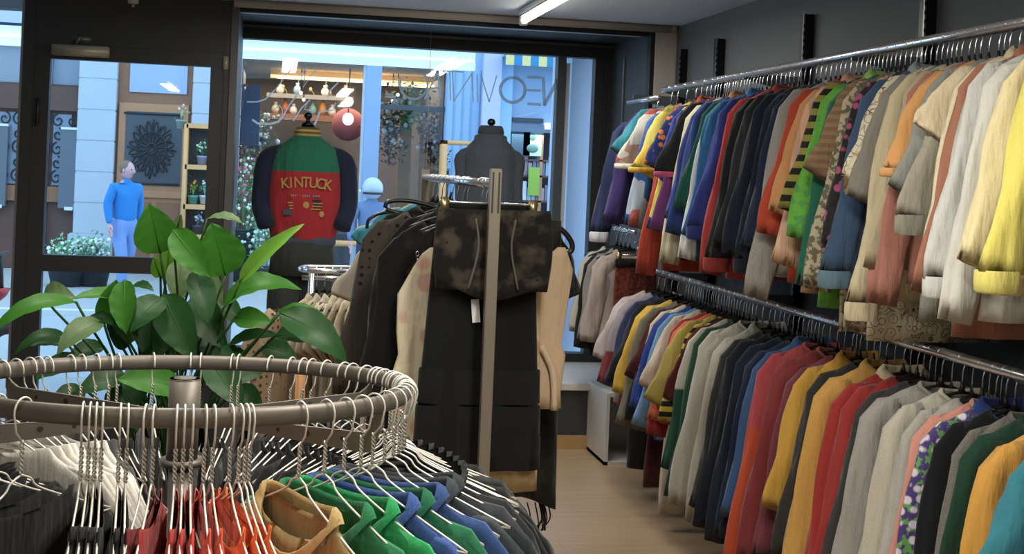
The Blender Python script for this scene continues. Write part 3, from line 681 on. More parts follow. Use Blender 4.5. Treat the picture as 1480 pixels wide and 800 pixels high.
UP = [ # shoulder px, name, label, kind, colours/opts
 (893, 'jacket', 'navy jacket with white piping and white collar patch, nearest the window on the upper rail', dict(c='#2a3560', cuff='#c9cfdd', collar='rib', collar_c='#d9dce2', length=.62, sl=.6)),
 (911, 'shirt', 'indigo purple shirt second from the window on the upper rail', dict(c='#3a2f6b', length=.6)),
 (919, 'shirt', 'teal short-sleeved shirt near the window end of the upper rail', dict(kind='ss', c='#2b7f93', length=.66)),
 (931, 'shirt', 'grey and tan shirt with red panel and cream cuff beside the teal shirt', dict(kind='ss', c='#a8a7a0', pat='patch', c2='#8f6f62', c3='#a8443c', cuff='#e6dfcb', sl=.75)),
 (943, 'shirt', 'blue and rust shirt with a grey lower panel between the tan and yellow-green shirts', dict(c='#2a4f96', pat='patch', c2='#a8564f', c3='#8fa0b4', length=.72)),
 (957, 'polo_shirt', 'yellow-green patterned shirt with a yellow cuff on the upper rail', dict(kind='ss', c='#b9b04c', pat='patch', c2='#d8b43c', c3='#8e9a3a', cuff='#dcb23c', length=.6, sl=.8)),
 (968, 'sweatshirt', 'long red sweatshirt with orange-red collar at the far end of the upper rail', dict(c='#b5402f', length=.84, sl=.78, collar='shirt', collar_c='#c2492c')),
 (975, 'shirt', 'navy shirt with orange floral print on the upper rail', dict(kind='ss', c='#27366f', pat='floral', c2='#e07a35', c3='#2f3f86', length=.66, sl=.75)),
 (980, 'shirt', 'blue shirt with black and yellow checked trim between floral and magenta shirts', dict(c='#2b4598', pat='patch', c2='#1e2430', c3='#c9c44a', length=.78)),
 (986, 'shirt', 'magenta purple shirt peeking beside the black tee on the upper rail', dict(c='#7b3f86', length=.6)),
 (991, 'tshirt', 'black tee with pink and orange sleeve trim on the upper rail', dict(kind='ss', c='#23262b', cuff='#d0568a', length=.64, sl=.85)),
 (997, 'polo_shirt', 'cream polo shirt with long yellowish sleeve on the upper rail', dict(c='#d9d3b4', length=.72, sl=.7)),
 (1006, 'sweatshirt', 'indigo blue sweatshirt right beside the cream polo', dict(c='#34489a', length=.66, sl=.5)),
 (1013, 'shirt', 'blue shirt with an orange inner collar on the upper rail', dict(c='#2f478c', collar='shirt', collar_c='#c27f52')),
 (1022, 'sweatshirt', 'dark green sweatshirt on the upper rail', dict(c='#1f5a4c', sl=.45, length=.62)),
 (1030, 'jacket', 'teal-blue jacket with a white sleeve stripe on the upper rail', dict(c='#2c6f92', pat='sidestripe', c2='#dfe6ea', length=.75, sl=.66)),
 (1036, 'shirt', 'sky blue shirt beside the white striped teal jacket', dict(c='#3577b8', collar='shirt', collar_c='#3d84c6', length=.7)),
 (1048, 'sweatshirt', 'royal blue sweatshirt with a blue hood on the upper rail', dict(c='#33429a', cuff='#2c3a88', length=.66, sl=.52)),
 (1060, 'jacket', 'red and white sleeved sports jacket next to the black one on the upper rail', dict(c='#b23a3a', pat='yoke', c2='#c23b38', collar='rib', length=.8, sl=.7)),
 (1071, 'jacket', 'black track jacket with red piping and a red hood on the upper rail', dict(c='#23282c', collar='shirt', collar_c='#b43a34', cuff='#9a3430', length=.74, sl=.64, hem='#a23a34')),
 (1085, 'jacket', 'charcoal jacket behind the black track jacket on the upper rail', dict(c='#2b3036')),
 (1100, 'sweatshirt', 'midnight navy sweatshirt, first of three dark ones beside the grey sweater', dict(c='#20283a', length=.72, sl=.6)),
 (1113, 'sweatshirt', 'navy sweatshirt with a crumpled sleeve in the middle of the three dark ones', dict(c='#1d2638', cuff='#1b2230', sl=.62)),
 (1126, 'sweatshirt', 'dark navy sweatshirt with pale blue lettered hem directly behind the grey sweater', dict(c='#22304c', hem='#9fb8e0', length=.74, collar='rib', collar_c='#2a2238')),
 (1138, 'sweater', 'light grey long-sleeved sweater on the upper rail', dict(c='#8f8e8a', pat='heather', c2='#a6a5a0', length=.74, sl=.74, collar='rib', collar_c='#b0afab')),
 (1153, 'shirt', 'orange-red shirt with a multicoloured print on the upper rail', dict(c='#c84a32', pat=None, length=.76, sl=.5, collar='rib', collar_c='#c03c30')),
 (1166, 'shirt', 'salmon and yellow ombre blouse with a long raised collar', dict(c='#d99a62', pat=None, c2='#e2b768', sl=.42, length=.7, collar='shirt', collar_c='#cf9a80')),
 (1176, 'blouse', 'pink and apricot pleated blouse under the striped tee', dict(c='#cf9f8c', pat='vstripe', c2='#e0b08c', length=.78, sl=.6)),
 (1187, 'tshirt', 'olive and black striped tee with short sleeve on the upper rail', dict(kind='ss', c='#8f8a3c', pat='hstripe', c2='#262622', length=.62, sl=1.15)),
 (1198, 'shirt', 'lime green shirt with orange flecks on the upper rail', dict(c='#62b53a', pat='floral', c2='#5fb038', c3='#4ea04c', length=.82, sl=.5, collar='shirt', collar_c='#9ecb62')),
 (1210, 'blouse', 'dark green silky blouse hanging long beside the lime shirt', dict(c='#1f6a55', length=.72, sl=.66)),
 (1224, 'tshirt', 'rust, olive and grey striped short-sleeved tee', dict(kind='ss', c='#85604c', pat='hstripe', c2='#8a7650', c3='x', length=.6, sl=.8)),
 (1232, 'shirt', 'brown tweed-patterned jacket with camouflage look', dict(c='#6b6350', pat='tweed', c2='#b0a88c', length=.88, sl=.66)),
 (1243, 'shirt', 'black shirt with a pink flower cluster on its sleeve', dict(c='#2a2b2e', pat='floral', c2='#b04a7c', c3='#26272a', length=.62, sl=.52)),
 (1258, 'denim_jacket', 'faded blue denim jacket with pale fringe on the upper rail', dict(c='#3f5a7c', pat='heather', c2='#2f466a', length=.72, sl=.6, cuff='#5f7f94', collar='shirt', collar_c='#8d9ca6')),
 (1272, 'blouse', 'ivory blouse with brown curl embroidery near the hem', dict(c='#cfc8ad', pat='curls', c2='#6f5940', length=.88, sl=.3)),
 (1284, 'shirt', 'cream shirt with bold brown leaf print', dict(kind='ls', c='#d2c9aa', pat='floral_big', c2='#7b5532', c3='#a58a5c', length=.66, sl=.34)),
 (1291, 'sweater', 'mid grey knit with a short sleeve tucked behind the beige blouse', dict(kind='ss', c='#85837c', length=.55, sl=1.0)),
 (1301, 'blouse', 'pleated beige silk blouse with a long cuff', dict(c='#c9bd98', length=.74, sl=.68, cuff='#c8bc9a')),
 (1316, 'blouse', 'taupe blouse directly beside the pleated beige one', dict(c='#b0a384', length=.64, sl=.56)),
 (1327, 'shirt', 'dusty mauve brown shirt with a coral lower panel', dict(c='#b07264', length=.68, sl=.66)),
 (1340, 'tshirt', 'apricot orange short-sleeved tee on the upper rail', dict(kind='ss', c='#d99b58', length=.5, sl=.78, cuff='#dba060')),
 (1354, 'shirt', 'blue-grey shirt with rolled sleeve beside the apricot tee', dict(c='#8e918c', length=.78, sl=.32)),
 (1367, 'shirt', 'grey-green linen shirt with a rolled cuff', dict(c='#9d998a', sl=.4, cuff='#8f8c7e', length=.75)),
 (1378, 'tshirt', 'cream cape-sleeved top beside the long cream shirt', dict(kind='ss', c='#d8c9a6', length=.52, sl=.45, flare=.03)),
 (1389, 'shirt', 'long plain cream shirt with a straight hem on the upper rail', dict(c='#d9cda9', length=.72, sl=.6, collar='shirt', collar_c='#c9ba98')),
 (1403, 'shirt', 'rust brown shirt behind the first white shirt', dict(c='#a96f58', length=.8, sl=.6, collar='shirt', collar_c='#a5694f')),
 (1418, 'shirt', 'crisp white shirt with a wide cuff, left one of the white pair', dict(c='#c6c8c6', length=.66, sl=.56, cuff='#c9cbc9', w=.21)),
 (1442, 'shirt', 'sheer white shirt, right one of the white pair', dict(c='#cbcbc3', length=.74, sl=.66, w=.21)),
 (1464, 'sweater', 'pale cream-yellow sweater between the white shirts and the yellow blouse', dict(c='#ddcf9c', length=.66, sl=.5, w=.21)),
 (1497, 'blouse', 'bright lemon yellow blouse at the near end of the upper rail', dict(c='#d8cf5c', length=.6, sl=.52, cuff='#d6cc62', w=.21)),
]
LOW = [
 (893, 'shirt', 'off-white and mauve shirt at the window end of the lower rail', dict(c='#b9aeb0', length=.62, sl=.3)),
 (901, 'blouse', 'burgundy blouse with a lilac shoulder near the window end of the lower rail', dict(c='#7a2830', pat='yoke', c2='#8f8694', length=.62, sl=.42)),
 (910, 'sweatshirt', 'navy sweatshirt beside the burgundy blouse on the lower rail', dict(c='#26335c', length=.66, sl=.4)),
 (918, 'trousers', 'long black garment reaching nearly to the floor near the window', dict(c='#1f2022', length=.9, sl=.36)),
 (929, 'tshirt', 'mustard yellow tee with short sleeve at the far end of the lower rail', dict(kind='ss', c='#cda33a', length=.6, sl=1.15)),
 (936, 'shirt', 'olive grey shirt behind the mustard tee', dict(kind='ss', c='#6f6c5a', length=.66, sl=1.55)),
 (943, 'dress', 'long maroon dress reaching near the floor on the lower rail', dict(c='#4d2226', length=.92, sl=.3)),
 (948, 'shirt', 'black shirt with cream shoulder stripes on the lower rail', dict(c='#1d2023', pat='yoke', c2='#c3bf9f', length=.66, sl=.5)),
 (955, 'tshirt', 'royal blue tee beside the light blue one', dict(kind='ss', c='#2a459c', length=.66, sl=1.2)),
 (962, 'shirt', 'light blue shirt with short sleeve at the far part of the lower rail', dict(kind='ss', c='#6b9ccc', length=.64, sl=1.4)),
 (967, 'dress', 'long cream dress hanging lowest of the light ones', dict(c='#cbc0ae', length=.98, sl=.3)),
 (975, 'shirt', 'crimson red shirt with drooping sleeve on the lower rail', dict(c='#a82f30', length=.66, sl=.5)),
 (982, 'shirt', 'coral orange shirt behind the khaki tee', dict(kind='ss', c='#d2653c', length=.6, sl=1.2)),
 (988, 'tshirt', 'khaki yellow tee with wide short sleeve on the lower rail', dict(kind='ss', c='#b4a250', length=.58, sl=.95, flare=.09)),
 (995, 'jersey', 'black and yellow patterned jersey on the lower rail', dict(c='#c2a53c', pat='hstripe', c2='#23231f', length=.7, sl=.4)),
 (999, 'dress', 'long wine-red dress beside the dark green sweatshirt', dict(c='#5a1f22', length=.9, sl=.3)),
 (1004, 'sweatshirt', 'raglan sweatshirt, white shoulder over a green body', dict(c='#23513f', pat='yoke', c2='#b6b8ac', length=.8, sl=.6)),
 (1011, 'sweatshirt', 'dark green long sweatshirt on the lower rail', dict(c='#244a3a', length=.86, sl=.7)),
 (1020, 'sweater', 'light grey button-neck sweater, left of the grey pair', dict(c='#a3a196', pat='heather', c2='#b8b6aa', length=.76, sl=.72, collar='rib')),
 (1038, 'sweater', 'light grey sweater with upright collar, right of the grey pair', dict(c='#99978c', pat='heather', c2='#adaba0', length=.78, sl=.74, collar='shirt', collar_c='#a8a69c')),
 (1051, 'sweatshirt', 'charcoal sweatshirt next to the grey sweaters', dict(c='#2f3335', length=.8, sl=.66)),
 (1062, 'sweatshirt', 'black-navy sweatshirt with a faded sleeve on the lower rail', dict(c='#1e2430', length=.84, sl=.72)),
 (1075, 'sweatshirt', 'plain navy sweatshirt, middle of the dark run on the lower rail', dict(c='#1c2638', length=.8, sl=.74)),
 (1088, 'sweatshirt', 'deep navy sweatshirt closest to the denim shirt on the lower rail', dict(c='#1d2a44', length=.78, sl=.7)),
 (1097, 'denim_shirt', 'blue denim shirt showing as a thin strip beside the orange-red sweater', dict(c='#3a5f92', length=.76, sl=.6, collar='shirt', collar_c='#35568a')),
 (1107, 'sweatshirt', 'orange-red sweatshirt with a coral shoulder on the lower rail', dict(c='#c04a2c', pat='yoke', c2='#b0444a', length=.8, sl=.78, collar='rib', collar_c='#b5484c')),
 (1126, 'sweatshirt', 'brick-red sweatshirt with a wide neck on the lower rail', dict(c='#8a3436', length=.8, sl=.72, collar='rib', collar_c='#a85a4c')),
 (1146, 'sweatshirt', 'mauve burgundy sweatshirt on the lower rail', dict(c='#7a3a46', length=.78, sl=.66, cuff='#6f3440')),
 (1156, 'sweatshirt', 'golden yellow hooded sweatshirt beside the burgundy one', dict(c='#cf9c38', length=.6, sl=.46, collar='shirt', collar_c='#c99436')),
 (1174, 'cardigan', 'dark charcoal cardigan squeezed between the two golden garments', dict(c='#33332f', length=.76, sl=.6)),
 (1190, 'sweatshirt', 'golden sweatshirt with small black printed marks on the sleeve', dict(c='#c79444', pat='curls', c2='#c08f42', length=.8, sl=.76, collar='shirt', collar_c='#c79648')),
 (1213, 'cardigan', 'red cardigan with a cream edge and collar on the lower rail', dict(c='#a8302c', length=.78, sl=.74, collar='shirt', collar_c='#cfc09a')),
 (1231, 'sweater', 'crimson sweater right beside the cream-edged cardigan', dict(c='#a53230', length=.76, sl=.7)),
 (1247, 'jacket', 'charcoal jacket with small white marks beside the crimson sweater', dict(c='#3a3a3c', length=.72, sl=.6)),
 (1263, 'sweatshirt', 'mid grey drop-shoulder sweatshirt on the lower rail', dict(c='#8d8b86', pat='heather', c2='#9b9994', length=.7, sl=.62, collar='rib', w=.215)),
 (1290, 'sweatshirt', 'pale oatmeal sweatshirt between the two grey ones', dict(c='#a9a496', pat='heather', c2='#b8b3a4', length=.72, sl=.66, collar='rib', w=.21)),
 (1316, 'sweatshirt', 'light grey sweatshirt beside the pink one on the lower rail', dict(c='#989790', pat='heather', c2='#a8a7a0', length=.72, sl=.66)),
 (1334, 'sweatshirt', 'salmon pink sweatshirt on the lower rail', dict(c='#d08a7a', length=.72, sl=.66, collar='rib', collar_c='#c99086')),
 (1347, 'blouse', 'purple, white and green floral blouse squeezed beside the pink sweatshirt', dict(c='#4a3a7c', pat='floral', c2='#c8c4d4', c3='#5a9a4c', length=.7, sl=.6, collar='shirt', collar_c='#2a3f8a')),
 (1359, 'cardigan', 'black cardigan with a column of pearl buttons', dict(c='#191b20', length=.72, sl=.66, buttons=True)),
 (1384, 'cardigan', 'dark grey marled cardigan beside the pearl-buttoned one', dict(c='#5b5a54', pat='heather', c2='#74736c', length=.74, sl=.62, collar='rib')),
 (1399, 'sweatshirt', 'forest green sweatshirt at the near end of the lower rail', dict(c='#1b3f2e', length=.74, sl=.66, collar='rib')),
 (1430, 'hoodie', 'amber yellow hooded sweatshirt at the near end of the lower rail', dict(c='#d1963a', length=.7, sl=.6, collar='shirt', collar_c='#c98f38', w=.205)),
 (1476, 'tshirt', 'teal tee with grey trimmed sleeve nearest on the lower rail', dict(kind='ss', c='#2f7f92', cuff='#8a8880', length=.66, sl=.8, w=.21, th=.04)),
 (1525, 'sweatshirt', 'navy sweatshirt past the teal tee at the frame edge', dict(c='#243048', length=.7, sl=.6)),
]
def build_rail(table, Z, group, hgroup, hl, zsh):
    Ys = [px_to_Y(p[0], RX-.215, Z+zsh) for p in table]
    for i, (px, name, label, o) in enumerate(table):
        Y = Ys[i]; o = dict(o); kind = o.pop('kind', 'ls')
        g = min([abs(Ys[j]-Y) for j in (i-1, i+1) if 0 <= j < len(Ys)]+[.12])
        th = min(.040, max(.016, g*.42)); o.setdefault('th', th)
        rz = radians(random.uniform(-4, 4))
        zz = Z if (Z < 1.5 or Y < 6.38) else Z-.035
        garment(name, label, {'tshirt': 't-shirt', 'polo_shirt': 'shirt', 'denim_jacket': 'jacket', 'denim_shirt': 'shirt'}.get(name, name), group, (RX, Y, zz), rz, kind, seed=i*1.7+Z, wall=True, **o)
        hanger((RX, Y, zz), rz, hl, hgroup)
        if i+1 < len(table) and i > 3:
            gap = Ys[i]-Ys[i+1]
            if gap > (.05 if Z > 1.5 else .045):
                eh = hanger((RX, Y-gap*.5, zz), rz+radians(random.uniform(-5, 5)), hl, hgroup); eh.scale.x = .5 if Z < 1.5 else .8
build_rail(UP, ZU, 'clothes on the upper wall rail', 'hangers on the upper wall rail', 'black hanger with chrome hook on the upper wall rail', -.15)
build_rail(LOW, ZL, 'clothes on the lower wall rail', 'hangers on the lower wall rail', 'black hanger with chrome hook on the lower wall rail', -.15)
# end arm beside the window: jackets and a clipped velvet skirt
rail('clothes_rail', 'short chrome end rail with jackets beside the window', [(1.99, 6.66, 1.30), (1.99, 7.08, 1.30)], .012, CHROME)
for i, (dy, nm, lab, o) in enumerate((
  (7.02, 'jacket', 'off-white jacket nearest the window on the short end rail', dict(c='#bdbcb4', length=.55, sl=.42)),
  (6.93, 'jacket', 'black jacket between the off-white and pinkish jackets on the end rail', dict(c='#1d2124', length=.62, sl=.5)),
  (6.84, 'jacket', 'grey jacket on the short end rail', dict(c='#8a8782', length=.5, sl=.44)),
  (6.75, 'blouse', 'pale pinkish blouse in front on the short end rail', dict(c='#b3a4a0', length=.55, sl=.44)))):
    garment(nm, lab, nm, 'clothes on the short end rail', (1.99, dy, 1.30), radians(random.uniform(-4, 4)), 'ls', th=.03, w=.175, flare=.03, seed=i*2.2, zoff=.1, **o)
    hanger((1.99, dy, 1.30), 0, 'dark hanger on the short end rail', 'hangers on the short end rail')

def skirt_mesh(w0, w1, length, th, seed, n=64, top=0, amp=.008, fold=70, ztop=0, wav=0):
    bm = bmesh.new(); rings = []
    for k in range(15):
        t = k/14; w = w0+(w1-w0)*t
        r = []
        for j in range(n):
            a = 2*pi*j/n; c, s = cos(a), sin(a)
            x = w*math.copysign(abs(c)**.75, c); y = th*(1+.3*t)*math.copysign(abs(s)**.75, s)
            y += amp*t*sin(x*fold+seed)+amp*.5*t*sin(x*fold*.37+seed*2)
            r.append((x, y, ztop-length*t+wav*t*sin(x*14+seed)))
        rings.append(r)
    rings.append([(x*.96, y*.8, z+.008) for x, y, z in rings[-1]])
    loft(bm, rings, True, False); return bm
def clip_hanger(loc, rz, span, label, group=None):
    t = root('clip_hanger', label, 'hanger', loc, rz, group)
    bm = bmesh.new()
    pts = [(.016*sin(radians(v)), 0, .016*cos(radians(v))) for v in range(-100, 160, 25)]+[(0, 0, -.03), (0, 0, -.06)]
    tube(bm, pts, .0024, 6); obj('hook', bm, CHROME, t)
    bm = bmesh.new(); tube(bm, [(-span, 0, -.06), (span, 0, -.06)], .0035, 8); obj('hanger_bar', bm, CHROME, t)
    for s in (-1, 1):
        bm = bmesh.new(); x = s*span*.9
        box(bm, x-.012, x+.012, -.012, -.006, -.095, -.045, bev=.002); box(bm, x-.012, x+.012, .006, .012, -.095, -.045, bev=.002)
        tube(bm, [(x-.014, 0, -.06), (x+.014, 0, -.06)], .008, 8)
        obj('clip', bm, mat('brass_clip', '#b3a27c', .3, .9), t)
    return t
vY = 6.62
pv = at(914, 388, vY)
clip_hanger((pv.x+.02, vY, 1.235), 0, .11, 'clip hanger holding the rust velvet skirt by the window')
t = root('velvet_skirt', 'rust red velvet skirt with black waistband clipped by the window end of the rail', 'skirt', (pv.x+.02, vY, 1.15))
obj('skirt_body', skirt_mesh(.115, .13, .42, .02, 1), cloth('#7d3a2a', 'tweed', '#5f2a22'), t)
bm = bmesh.new(); box(bm, -.118, .118, -.024, .024, -.045, .004, bev=.006); obj('waistband', bm, cloth('#1c1d1c'), t)
#@@MID
# ---- straight clothes rack in the middle (rail recedes from its front post)
MX, MY0, MY1, MZ = .645, 3.6, 5.3, 1.565
t = root('clothes_rack', 'free-standing metal clothes rack with a square front post and chrome top rail', 'clothes rack', (MX, MY0, 0))
POSTM = mat('post_metal', '#8b8479', .4, .7)
bm = bmesh.new(); box(bm, -.0165, .0165, -.0165, .0165, .03, 1.61, bev=.002); 
for dx in (-.009, .009): box(bm, dx-.0025, dx+.0025, -.0185, -.016, 1.48, 1.6, mi=1)
obj('front_post', bm, [POSTM, mat('slot_dark', '#2b2a28', .5)], t, False)
bm = bmesh.new(); box(bm, -.0165, .0165, MY1-MY0-.0165, MY1-MY0+.0165, .03, 1.6, bev=.002); obj('rear_post', bm, POSTM, t, False)
bm = bmesh.new(); tube(bm, [(0, .01, MZ), (0, MY1-MY0, MZ)], .0145, 12); obj('top_rail', bm, CHROME, t)
bm = bmesh.new(); tube(bm, [(0, .0, .12), (0, MY1-MY0, .12)], .012, 10); obj('lower_bar', bm, POSTM, t)
for yy in (0, MY1-MY0):
    bm = bmesh.new(); box(bm, -.3, .3, yy-.02, yy+.02, .03, .06, bev=.004); obj('foot', bm, POSTM, t)
    for s in (-1, 1):
        bm = bmesh.new(); ball(bm, (s*.27, yy, .018), .018, 10); obj('caster', bm, BLACKP, t)
GM = 'clothes on the middle rack'
# front: lace top on a clip hanger and long black dress
clip_hanger((MX, 3.69, MZ), 0, .15, 'chrome and brass clip hanger at the front of the middle rack')
lx = at(715, 300, 3.69).x
t = root('lace_bustier', 'black and brown lace strapless top clipped at the front of the middle rack', 'bustier', (lx, 3.68, 1.49))
bm = bmesh.new(); rings = []
for k in range(12):
    q = k/11; w = .170+.012*sin(q*pi)-.0*q
    r = []
    for j in range(48):
        a = 2*pi*j/48; c, s = cos(a), sin(a); x = w*math.copysign(abs(c)**.7, c); y = .018*math.copysign(abs(s)**.7, s)+.004*sin(x*38)*q
        z = -.235*q + (-.012*(x/.17)*0) + (.028*cos(x*16)*q*-1 if s < 0 else 0) + .012*(1-q)*(x/.17)**2
        r.append((x, y, z-.012))
    rings.append(r)
loft(bm, rings, True, True); obj('top_body', bm, cloth('#141312', 'lace', '#3f392f'), t)
for s in (-1, 1):
    bm = bmesh.new(); tube(bm, bez([(s*.06, -.021, -.03), (s*.05, -.024, -.12), (s*.075, -.023, -.24)], 6), .0035, 6); obj('seam_piping', bm, cloth('#5b564c'), t)
t = root('long_dress', 'long black tiered dress behind the square front post of the middle rack', 'dress', (at(703, 300, 3.74).x, 3.74, 1.50), 0, GM)
obj('dress_body', skirt_mesh(.15, .196, .80, .024, 3, amp=.010, fold=46), cloth('#121415'), t)
for z, w in ((-.50, .186), (-.61, .191), (-.70, .194)):
    bm = bmesh.new(); rings = []
    for dz, s in ((.0, 1.0), (-.006, 1.008), (-.10, 1.02), (-.105, .98)):
        rings.append([(x, y, z+dz) for x, y, _ in ringpts(48, w*s, .034*s, 0, 2.8, 3, .004)])
    loft(bm, rings, False, False); obj('dress_tier', bm, cloth('#17191a'), t)
bm = bmesh.new(); box(bm, -.012, .012, -.002, .002, -.07, 0); o = obj('price_tag', bm, mat('tag_paper', '#d9dbe0', .6), t, False); o.location = (-.03, -.038, -.285); o.rotation_euler = (0, radians(-6), 0)
hanger((MX, 3.75, MZ), radians(2), 'black hanger of the long dress', 'hangers on the middle rack')
t = root('slip_dress', 'cream and tan floral dress whose hem shows under the long black dress', 'dress', (at(735, 300, 3.82).x, 3.82, 1.47), 0, GM)
obj('dress_body', skirt_mesh(.11, .125, .86, .022, 5, amp=.01, fold=40, wav=.006), cloth('#c6b184', 'floral_big', '#b58a66', '#d0bb90'), t)
hanger((MX, 3.83, MZ), radians(-2), 'black hanger of the floral-hemmed dress', 'hangers on the middle rack')
t = root('slip_dress', 'beige satin slip dress with thin straps on the right side of the middle rack', 'dress', (at(800, 300, 3.9).x-.035, 3.86, 1.33), radians(-4), GM)
bm = bmesh.new(); rings = []
for k, (w, cx_, z) in enumerate(((.012, .055, .04), (.035, .045, .01), (.075, .02, -.03), (.085, .0, -.12), (.072, -.005, -.27), (.082, 0, -.30), (.075, -.004, -.42), (.075, 0, -.47))):
    rings.append(ringpts(30, w, .02, z, 2.3, 2, .004, cx=cx_))
loft(bm, rings, True, True); obj('dress_body', bm, cloth('#c8ab8a'), t)
bm = bmesh.new(); tube(bm, bez([(-.06, -.012, -.03), (-.05, -.01, .08), (-.045, 0, .17)], 6), .003, 6); tube(bm, bez([(.03, -.012, .0), (.0, -.01, .08), (-.03, 0, .17)], 6), .003, 6)
obj('strap', bm, cloth('#c8ab8a'), t)
bm = bmesh.new(); tube(bm, bez([(.0, -.026, -.27), (.04, -.03, -.35), (.05, -.028, -.47)], 6), [.012]*12+[.014], 6); obj('sash', bm, cloth('#cdb494'), t)
# black fringed hem low right
p = at(752, 705, 4.0)
t = root('fringed_skirt', 'sheer black skirt with a ragged fringe at the bottom of the middle rack', 'skirt', (p.x, 4.0, 1.45), 0, GM)
obj('skirt_body', skirt_mesh(.1, .12, .94, .02, 8, amp=.012, fold=40, wav=.035), cloth('#181817', 'lace', '#2c2b29'), t)
bm = bmesh.new()
for k in range(12):
    x = .05+random.uniform(-.03, .05); z = -.93
    tube(bm, bez([(x, random.uniform(-.02, .02), z), (x+.01, 0, z-.05), (x+random.uniform(-.02, .02), 0, z-.09)], 4), .0025, 5)
obj('fringe', bm, cloth('#1b1a19'), t)
# left side garments, deeper on the rail
def midg(name, label, cat, Y, xs_, **o):
    garment(name, label, cat, GM, (xs_, Y, MZ), radians(random.uniform(-3, 3)), **o)
    hanger((MX, Y, MZ), 0, 'black hanger deeper on the middle rack', 'hangers deeper on the middle rack')
t = root('floral_dress', 'white sleeveless dress with pink roses left of the long black dress', 'dress', (at(604, 370, 3.95).x+.05, 3.95, 1.33), radians(3), GM)
bm = bmesh.new(); rings = []
for w, cx_, z in ((.02, .03, .02), (.035, .02, .0), (.05, .01, -.04), (.09, 0, -.13), (.088, 0, -.25), (.084, .004, -.32), (.1, -.008, -.42), (.095, 0, -.6), (.1, .0, -.75)):
    rings.append(ringpts(36, w, .024, z, 2.4, 4, .005, cx=cx_-.02))
loft(bm, rings, True, True); obj('dress_body', bm, cloth('#cbbfa4', 'floral_big', '#c59a8c', '#d4c9a4'), t)
for s in (0, 1):
    bm = bmesh.new(); tube(bm, bez([(.0+s*.03, 0, 0), (.02+s*.02, 0, .1), (.05, 0, .2)], 6), .003, 5); obj('strap', bm, cloth('#1b1a19'), t)
t = root('chain_jacket', 'black velvet jacket with a hanging silver chain on the left of the middle rack', 'jacket', (at(585, 330, 4.05).x+.125, 4.05, MZ), 0, GM)
obj('garment_body', body_mesh(.17, .74, .03, .06, .05, .16, 4, z0=-.13), cloth('#151516', 'lace', '#212022'), t)
bm, e = sleeve_mesh(-1, .17, .5, .06, .045, .03, 4, -.13, flare=.03); obj('sleeve', bm, cloth('#151516'), t)
bm = bmesh.new()
for k in range(26):
    a = Vector((-.085+.004*sin(k), -.042, -.24-k*.012)); tube(bm, [a+Vector((.005*cos(2*pi*j/8), .002*sin(k), .008*sin(2*pi*j/8))) for j in range(8)], .0014, 4, closed=True)
obj('silver_chain', bm, CHROME, t)
bm = bmesh.new(); ball(bm, (-.03, -.045, -.36), .022, 10, 1, .5, 1); ball(bm, (-.03, -.05, -.34), .012, 8); ball(bm, (-.03, -.05, -.38), .012, 8); obj('brooch', bm, mat('dark_beads', '#5c5a55', .3, .5), t)
midg('lace_blouse', 'black jacket sleeve with braided trim deeper on the middle rack', 'blouse', 4.2, .645, kind='ls', c='#19191a', length=.76, sl=.5, th=.03)
t_lace = garment('lace_blouse', 'sheer black dotted lace blouse at the left of the middle rack', 'blouse', GM, (.545, 4.35, MZ-.02), radians(4), kind='ls', c='#413c36', pat='dots', c2='#191817', length=.74, sl=.56, th=.03, flare=.06, w=.19)
hanger((MX, 4.35, MZ), 0, 'black hanger deeper on the middle rack', 'hangers deeper on the middle rack')
midg('satin_blouse', 'black satin blouse behind the dotted lace blouse', 'blouse', 4.47, .60, kind='ls', c='#1a1a1c', length=.7, sl=.5, th=.03)
midg('cream_top', 'cream top whose pointed shoulder sticks out left of the middle rack', 'top', 4.62, .56, kind='ss', c='#cfc6b4', length=.5, sl=.5, th=.02, flare=.05, zoff=.16, drop=.10)
midg('teal_cardigan', 'teal and beige knit peeking out at the shoulder of the middle rack', 'cardigan', 4.75, .62, kind='ss', c='#2f8aa0', length=.5, sl=.3, th=.03)
midg('beige_knit', 'beige patterned knit behind the teal one on the middle rack', 'cardigan', 4.88, .63, kind='ss', c='#a89872', length=.5, sl=.3, th=.03)
midg('black_coat', 'black coat at the rear of the middle rack', 'coat', 5.02, .66, kind='ls', c='#18191b', length=.9, sl=.55, th=.03)
midg('dark_dress', 'dark green-black dress showing at the right edge of the middle rack', 'dress', 4.12, .73, kind='ss', c='#1b211f', length=.62, sl=.6, th=.03)
# thick black hanger loops left and right
for (pts_px, Y, lab, r) in (
  ([(556, 300), (562, 291), (590, 290), (622, 297), (640, 306), (606, 310), (574, 307), (558, 302)], 4.5, 'padded black loop hanger arching out at the top left of the middle rack', .008),
  ([(530, 330), (534, 316), (556, 307), (590, 308), (618, 316)], 4.6, 'black curved hanger below the padded loop on the left of the middle rack', .006),
  ([(796, 328), (812, 332), (826, 350), (824, 364), (806, 362), (790, 350)], 4.0, 'thick black loop hanger sticking out right of the middle rack', .009),
  ([(790, 372), (806, 378), (818, 366), (806, 352)], 4.05, 'black strap looped under the right-hand loop hanger', .006)):
    bm = bmesh.new(); tube(bm, bez([at(x, y, Y) for x, y in pts_px], 5), r, 8); setp(obj('loop_hanger', bm, mat('black_rubber', '#16171a', .35), None), lab, 'hanger')
